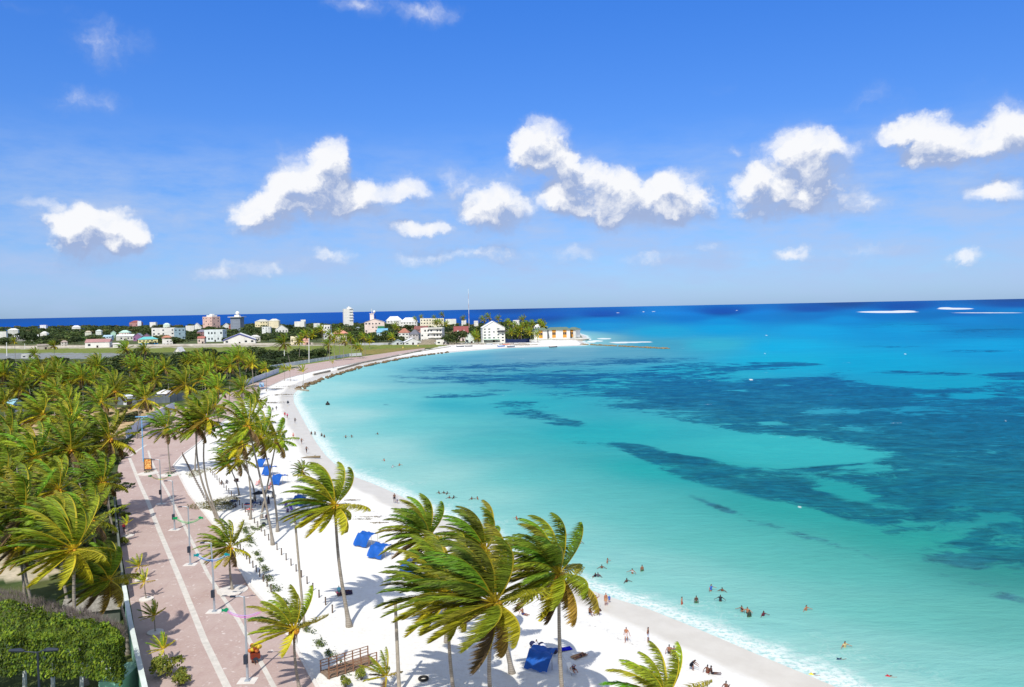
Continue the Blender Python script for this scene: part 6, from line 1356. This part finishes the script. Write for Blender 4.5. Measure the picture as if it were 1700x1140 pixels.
pp(1040,1066,'walk',0,{'trunks':(220,206,206)},-.4,'walker in pale shorts with swinging arms on the open sand',.9)
pp(1076,1066,'akimbo',1,{'trunks':(206,210,226),'top':K},1.2,'person in white shorts and dark top standing at the wet sand edge',.7,hairc=(40,28,22))
pp(989.5,1010,'armsup',1,{'brief':RD,'top':RD},.2,'standing bather with both arms raised to the head on the wet sand',.6)
pp(979,1018,'sit',1,{'trunks':K},.6,'seated bather on the left of the kneeling group by the foam',.8)
pp(997,1018,'crouch',2,{'trunks':K,'shirt':(90,60,50)},-1.2,'crouching dark figure beside the bather with raised arms',.8)
pp(1006,1006,'stand',0,{'trunks':(200,150,110)},.4,'slim standing figure at the foam edge next to the child in blue',.2)
pp(1011.5,1001,'stand',0,{'shirt':(60,110,190),'trunks':(60,110,190)},-.5,'small child in blue standing in the foam',.1,s=.62)
pp(1111,1084,'sit',1,{'trunks':K},2.9,'left one of two seated people with their backs turned on the sand',.9)
pp(1119,1086,'sit',1,{'brief':NV,'top':NV},2.9,'right one of two seated people with their backs turned on the sand',.9)
pp(1146,1110,'crouch',1,{'shirt':K,'trunks':K},1.3,'person in black bending forward on the sand above the low palm',.9)
pp(1174,1118,'sit',2,{'trunks':(120,60,50)},2.4,'dark-skinned person seated on the wet sand beside a reclining one',.7)
pp(1182,1119,'sitflat',3,{'brief':K,'top':K},1.4,'person reclining with legs stretched beside the seated dark-skinned one',.7)
pp(1205,1146,'sit',2,{'trunks':(160,60,60)},2.6,'person sitting alone on the sand cut by the bottom edge',.9)
pp(563,990,'stand',1,{'shirt':CY,'trunks':(90,150,150)},.3,'child in light turquoise standing by the tall single palm',1.0,s=.85)
pp(565,986,'lie',2,{'shirt':PK,'trunks':K},1.2,'person in pink lying in the shade of the tall single palm',1.0)
pp(573,982,'lie',1,{'shirt':WH,'trunks':(70,40,60)},1.5,'person in white lying farther under the tall single palm',1.0)
pp(655,834,'stand',2,{'trunks':K},.2,'man in dark trunks standing on the wet sand beside a child',.4,s=1.08)
pp(659.5,835,'stand',1,{'trunks':NV,'shirt':(200,200,206)},.0,'child with navy shorts next to the man in dark trunks',.4,s=.75)
pp(509,752,'walk',2,{'trunks':K},.5,'walker in dark shorts on the far wet sand near the log',.5,s=1.1)
pp(501,737,'walk',1,{'trunks':K},.6,'walker on the far wet sand, just beyond the one near the log',.4,s=1.05)
pp(487,727,'stand',0,{'shirt':(226,170,160),'trunks':RD},.2,'person in pink on the far sand left of the walkers',.8)
pp(490,702,'walk',3,{'trunks':K},.0,'dark walker on the far wet sand above the person in pink',.4,s=1.1)
pp(470,703,'stand',0,{'shirt':(200,190,180),'trunks':K},.0,'pale person by the palm closest to the far beach',.9)
pp(473,692,'stand',1,{'shirt':RD,'trunks':RD},.3,'person in red on the far sand, left of a pair',.8,s=1.1)
pp(477,694,'stand',1,{'shirt':PK,'trunks':K},-.3,'person in pink top on the far sand, right of a pair',.8,s=1.05)
pp(453,683,'stand',2,{'trunks':K,'shirt':GR},.0,'small dark figure on the far sand, left one beyond the red pair',.9)
pp(459,681,'walk',2,{'trunks':K,'shirt':K},.5,'small dark figure on the far sand, right one beyond the red pair',.9)
pp(421,1096,'stand',2,{'shirt':(200,150,40),'trunks':K},.3,'vendor in yellow shirt standing with the inflatables on the promenade',1.06)
pp(420,1100,'sit',2,{'shirt':(130,40,40),'trunks':K},1.0,'person in dark red crouched behind the yellow inflatables',1.06)
pp(953,1112,'lie',0,{'brief':K,'top':NV},.2,'sunbather lying on the white chair right of the blue canopy',1.36)
pp(964,1090,'lie',1,{'brief':K,'top':K},-.9,'sunbather stretched on the tan mat in the sun',1.08)
pp(890,1074,'sit',1,{'shirt':WH,'trunks':NV},.5,'person in white shirt seated by the bags before the blue canopy',1.0)
pp(860,1012,'sit',0,{'brief':RD,'top':RD},.4,'bather in red sitting half hidden under the right crown of the clump',1.0)
pp(868,1020,'sitflat',1,{'trunks':NV},.9,'bather with stretched legs half hidden under the right crown of the clump',1.0)
for i,(a,b_,po,sk,we,lab) in enumerate([(377,802,'sit',3,{'shirt':K,'trunks':K},'dark figure seated by the short forked palm'),(369,803,'sit',2,{'shirt':(50,40,40),'trunks':K},'dark figure seated left of the other near the forked palm'),
 (431,808,'stand',0,{'shirt':(226,150,140),'trunks':(200,160,150)},'person in pink standing behind the leaning trunk near the canopies'),(447,812,'sit',0,{'shirt':(220,160,150),'trunks':RD},'person in pink seated left of the clear blue canopy'),
 (424,840,'stand',3,{'shirt':K,'trunks':NV},'person in black standing in the deep shade of the clump'),(433,838,'sit',3,{'shirt':(50,60,90),'trunks':K},'person in slate blue seated in the deep shade of the clump'),
 (440,842,'sit',2,{'shirt':(70,50,80),'trunks':K},'person in plum seated between the trunks of the clump'),(446,836,'stand',2,{'shirt':(40,50,60),'trunks':K},'person in dark grey standing right of the deep shade'),
 (417,850,'sit',2,{'shirt':(190,50,50),'trunks':K},'person in red seated by the red table'),(443,868,'stand',2,{'shirt':(120,30,40),'trunks':K},'person in dark red standing beside the round-topped cart'),
 (454,826,'sit',3,{'shirt':K,'trunks':K},'person in black seated right of the crossing trunks'),(478,850,'sit',2,{'shirt':(110,80,150),'trunks':K},'person in violet seated between the purple chairs'),(392,842,'sit',2,{'shirt':(70,70,76),'trunks':K},'person in grey seated by the low grey table'),
 (206,884,'stand',3,{'shirt':(140,40,50),'trunks':K},'person in dark red standing in the shade of the grove wall'),(352,1020,'walk',2,{'shirt':(60,60,70),'trunks':K},'x')][:14]):
    pp(a,b_,po,sk,we,rng.uniform(-1,1),lab,1.0 if a!=206 else 1.06)
# bathers in the water: px, py of the water line, depth, pose
SW='bathers in the sea'
for (a,b_,sub,po,sk,we,lab) in [
 (1008,934,1.05,'wade',0,{'shirt':(150,130,120)},'bather up to the chest, topmost of the cluster off the near foam'),(999,943,1.2,'wade',2,{},'bather with only head and shoulders showing, below the topmost of the cluster'),
 (988,957,1.2,'wade',2,{'shirt':K},'bather close to the palm frond tips, left of a pair'),(993,957,1.15,'wade',2,{'shirt':(90,90,100)},'bather close to the palm frond tips, right of a pair'),
 (1040,966,1.2,'wade',3,{},'dark bather alone just beyond the breaking foam'),(1050,952,1.0,'wade',1,{'top':WH},'bather with bent arms and pale top, left of the taller one'),(1066,948,.85,'stand',1,{'trunks':GR,'brief':GR},'bather standing waist deep right of the one with bent arms'),
 (1132,1003,.8,'stand',0,{'top':(226,190,180),'brief':RD},'bather in pale bikini waist deep, left of two standing apart'),(1156,1001,.8,'stand',2,{'trunks':GR,'top':K},'slim dark bather waist deep, right of two standing apart'),
 (1180,981,.85,'wade',0,{'shirt':(60,110,200)},'bather in blue shirt with one arm stretched out'),(1199,981,1.25,'wade',2,{},'bather low in the water just right of the one in blue'),(1196,998,.9,'wade',3,{'shirt':(40,50,60)},'dark bather with outstretched arms below the one in blue'),
 (1232,1015,1.0,'wade',1,{'top':K},'bather on the left of the close trio'),(1241,1018,.95,'wade',0,{'trunks':K},'bather in the middle of the close trio, lighter skin'),(1244,1024,.9,'stand',3,{'trunks':GR,'shirt':(60,70,60)},'bather in dark green in front of the close trio'),
 (1267,1022,1.15,'wade',2,{'shirt':(100,40,60)},'bather in dark red right of the close trio'),(1338,1013,1.1,'wade',0,{},'pale bather alone far right of the trio'),(1402,1074,1.1,'wade',0,{'shirt':(200,180,130)},'bather with both arms spread out at right above the swimmer'),
 (1388,1095,.12,'swim',2,{'shirt':(30,60,90),'trunks':(30,60,90)},'swimmer in dark blue lying flat in the shallow water'),(1341,1119,.12,'swim',1,{'shirt':YE,'trunks':K},'swimmer in yellow shirt near the breaking wave'),(1468,1122,.12,'swim',1,{'shirt':RD,'trunks':RD},'swimmer in red, closest to the bottom right corner'),
 (858,863,1.0,'wade',0,{'top':RD},'bather alone above the windswept palms'),(937,890,1.05,'wade',1,{},'bather uppermost of three right of the upswept fronds'),(953,896,1.15,'wade',2,{},'bather in the middle of three right of the upswept fronds'),(963,902,1.1,'wade',2,{'top':WH},'bather lowest of three right of the upswept fronds'),
 (729,819,1.2,'wade',2,{},'bather left in the row of three heads off the beach bend'),(737,819,1.2,'wade',3,{},'bather in the middle of the row of three heads'),(742,820,1.2,'wade',2,{},'bather right in the row of three heads'),(746,827,1.2,'wade',2,{},'bather below the row of three heads, left of two'),(753,827,1.15,'wade',3,{},'bather below the row of three heads, right of two'),
 (783,829,1.15,'wade',2,{},'bather left of the far right pair in the bay'),(793,829,1.1,'wade',1,{},'bather right of the far right pair in the bay'),
 (517,721,.7,'stand',2,{'trunks':K},'bather ankle deep at the left of the far group of four'),(523,722,.5,'walk',2,{'trunks':K},'wading bather second in the far group of four'),(534,724,.7,'stand',3,{'trunks':K},'tall dark bather third in the far group of four'),(538.5,726,.8,'stand',2,{'trunks':K},'bather at the right of the far group of four'),
 (574,727,.8,'wade',1,{'trunks':K},'bather left of the far pair beyond the group of four'),(584,726,.9,'wade',2,{},'bather right of the far pair beyond the group of four'),(627,721,1.1,'wade',2,{},'far bather alone beyond the far pair'),
 (638,765,1.1,'wade',0,{'top':RD},'bather uppermost of three off the log'),(652,776,1.1,'wade',1,{'shirt':WH},'bather in white lowest of three off the log'),(663,773,1.1,'wade',0,{},'bather rightmost of three off the log')]:
    pp(a,b_,po,sk,we,rng.uniform(-1.2,1.2) if po!='swim' else (1.6 if a!=1388 else 2.0),lab,0.0,sub,1.05,SW)

# ---------------------------------------------------------------- tell repeats apart by their order in the picture
def ordw(n):
    w=['first','second','third','fourth','fifth','sixth','seventh','eighth','ninth','tenth','eleventh','twelfth']
    return w[n-1] if n<=12 else '%d%s'%(n,'th' if 10<n%100<20 else {1:'st',2:'nd',3:'rd'}.get(n%10,'th'))
def renum(group,fmt,key=0):
    L=[o for o in COL.objects if o.get('group')==group and o.parent is None]
    def k(o):
        p=np.array([[o.location.x,o.location.y,o.location.z+(8 if 'palm' in group else 0)]]); a,b=proj_np(p); return float(a[0]) if key==0 else -float(b[0])
    from collections import Counter
    cnt=Counter(o['label'] for o in L); L=sorted([o for o in L if cnt[o['label']]>1 or len(L)<3],key=k)
    for i,o in enumerate(L): o['label']=fmt%ordw(i+1)
renum('palms crowded in the front of the grove','green palm crowded inside the front of the grove, %s from the picture edge')
renum('palms crowded in the rear of the grove','palm crowded among the rear of the grove, %s from the picture edge')
renum('palms where the grove meets the scrub','small dark palm where grove meets broadleaf scrub, %s from the picture edge')
renum('palms among the hotels on the point','distant palm among the hotels on the point, %s counting towards the sea')
renum('palms at the left end of the airfield grass','dark palm at the airfield grass cluster, %s counting towards the sea')
renum('bollards closer to the promenade','dark wooden bollard on sand near the promenade kerb, %s from the footbridge end',1)
renum('bollards farther from the promenade','dark wooden bollard in the seaward row on the sand, %s from the footbridge end',1)
renum('low trees along the airfield edge','dark low tree on the near airfield edge, %s from the picture edge')
renum('small trees between the town houses','small leafy tree tucked between town houses, %s from the picture edge')
renum('scrub trees before the airfield','low spreading broadleaf tree in the scrub before the airfield, %s from the picture edge')
renum('trees between the town houses','town tree rising between the houses, %s from the picture edge')
renum('trees behind the airfield wall','town tree standing just behind the airfield wall, %s from the picture edge')
renum('small houses among the town trees','small pale house half hidden among town trees, %s from the picture edge')
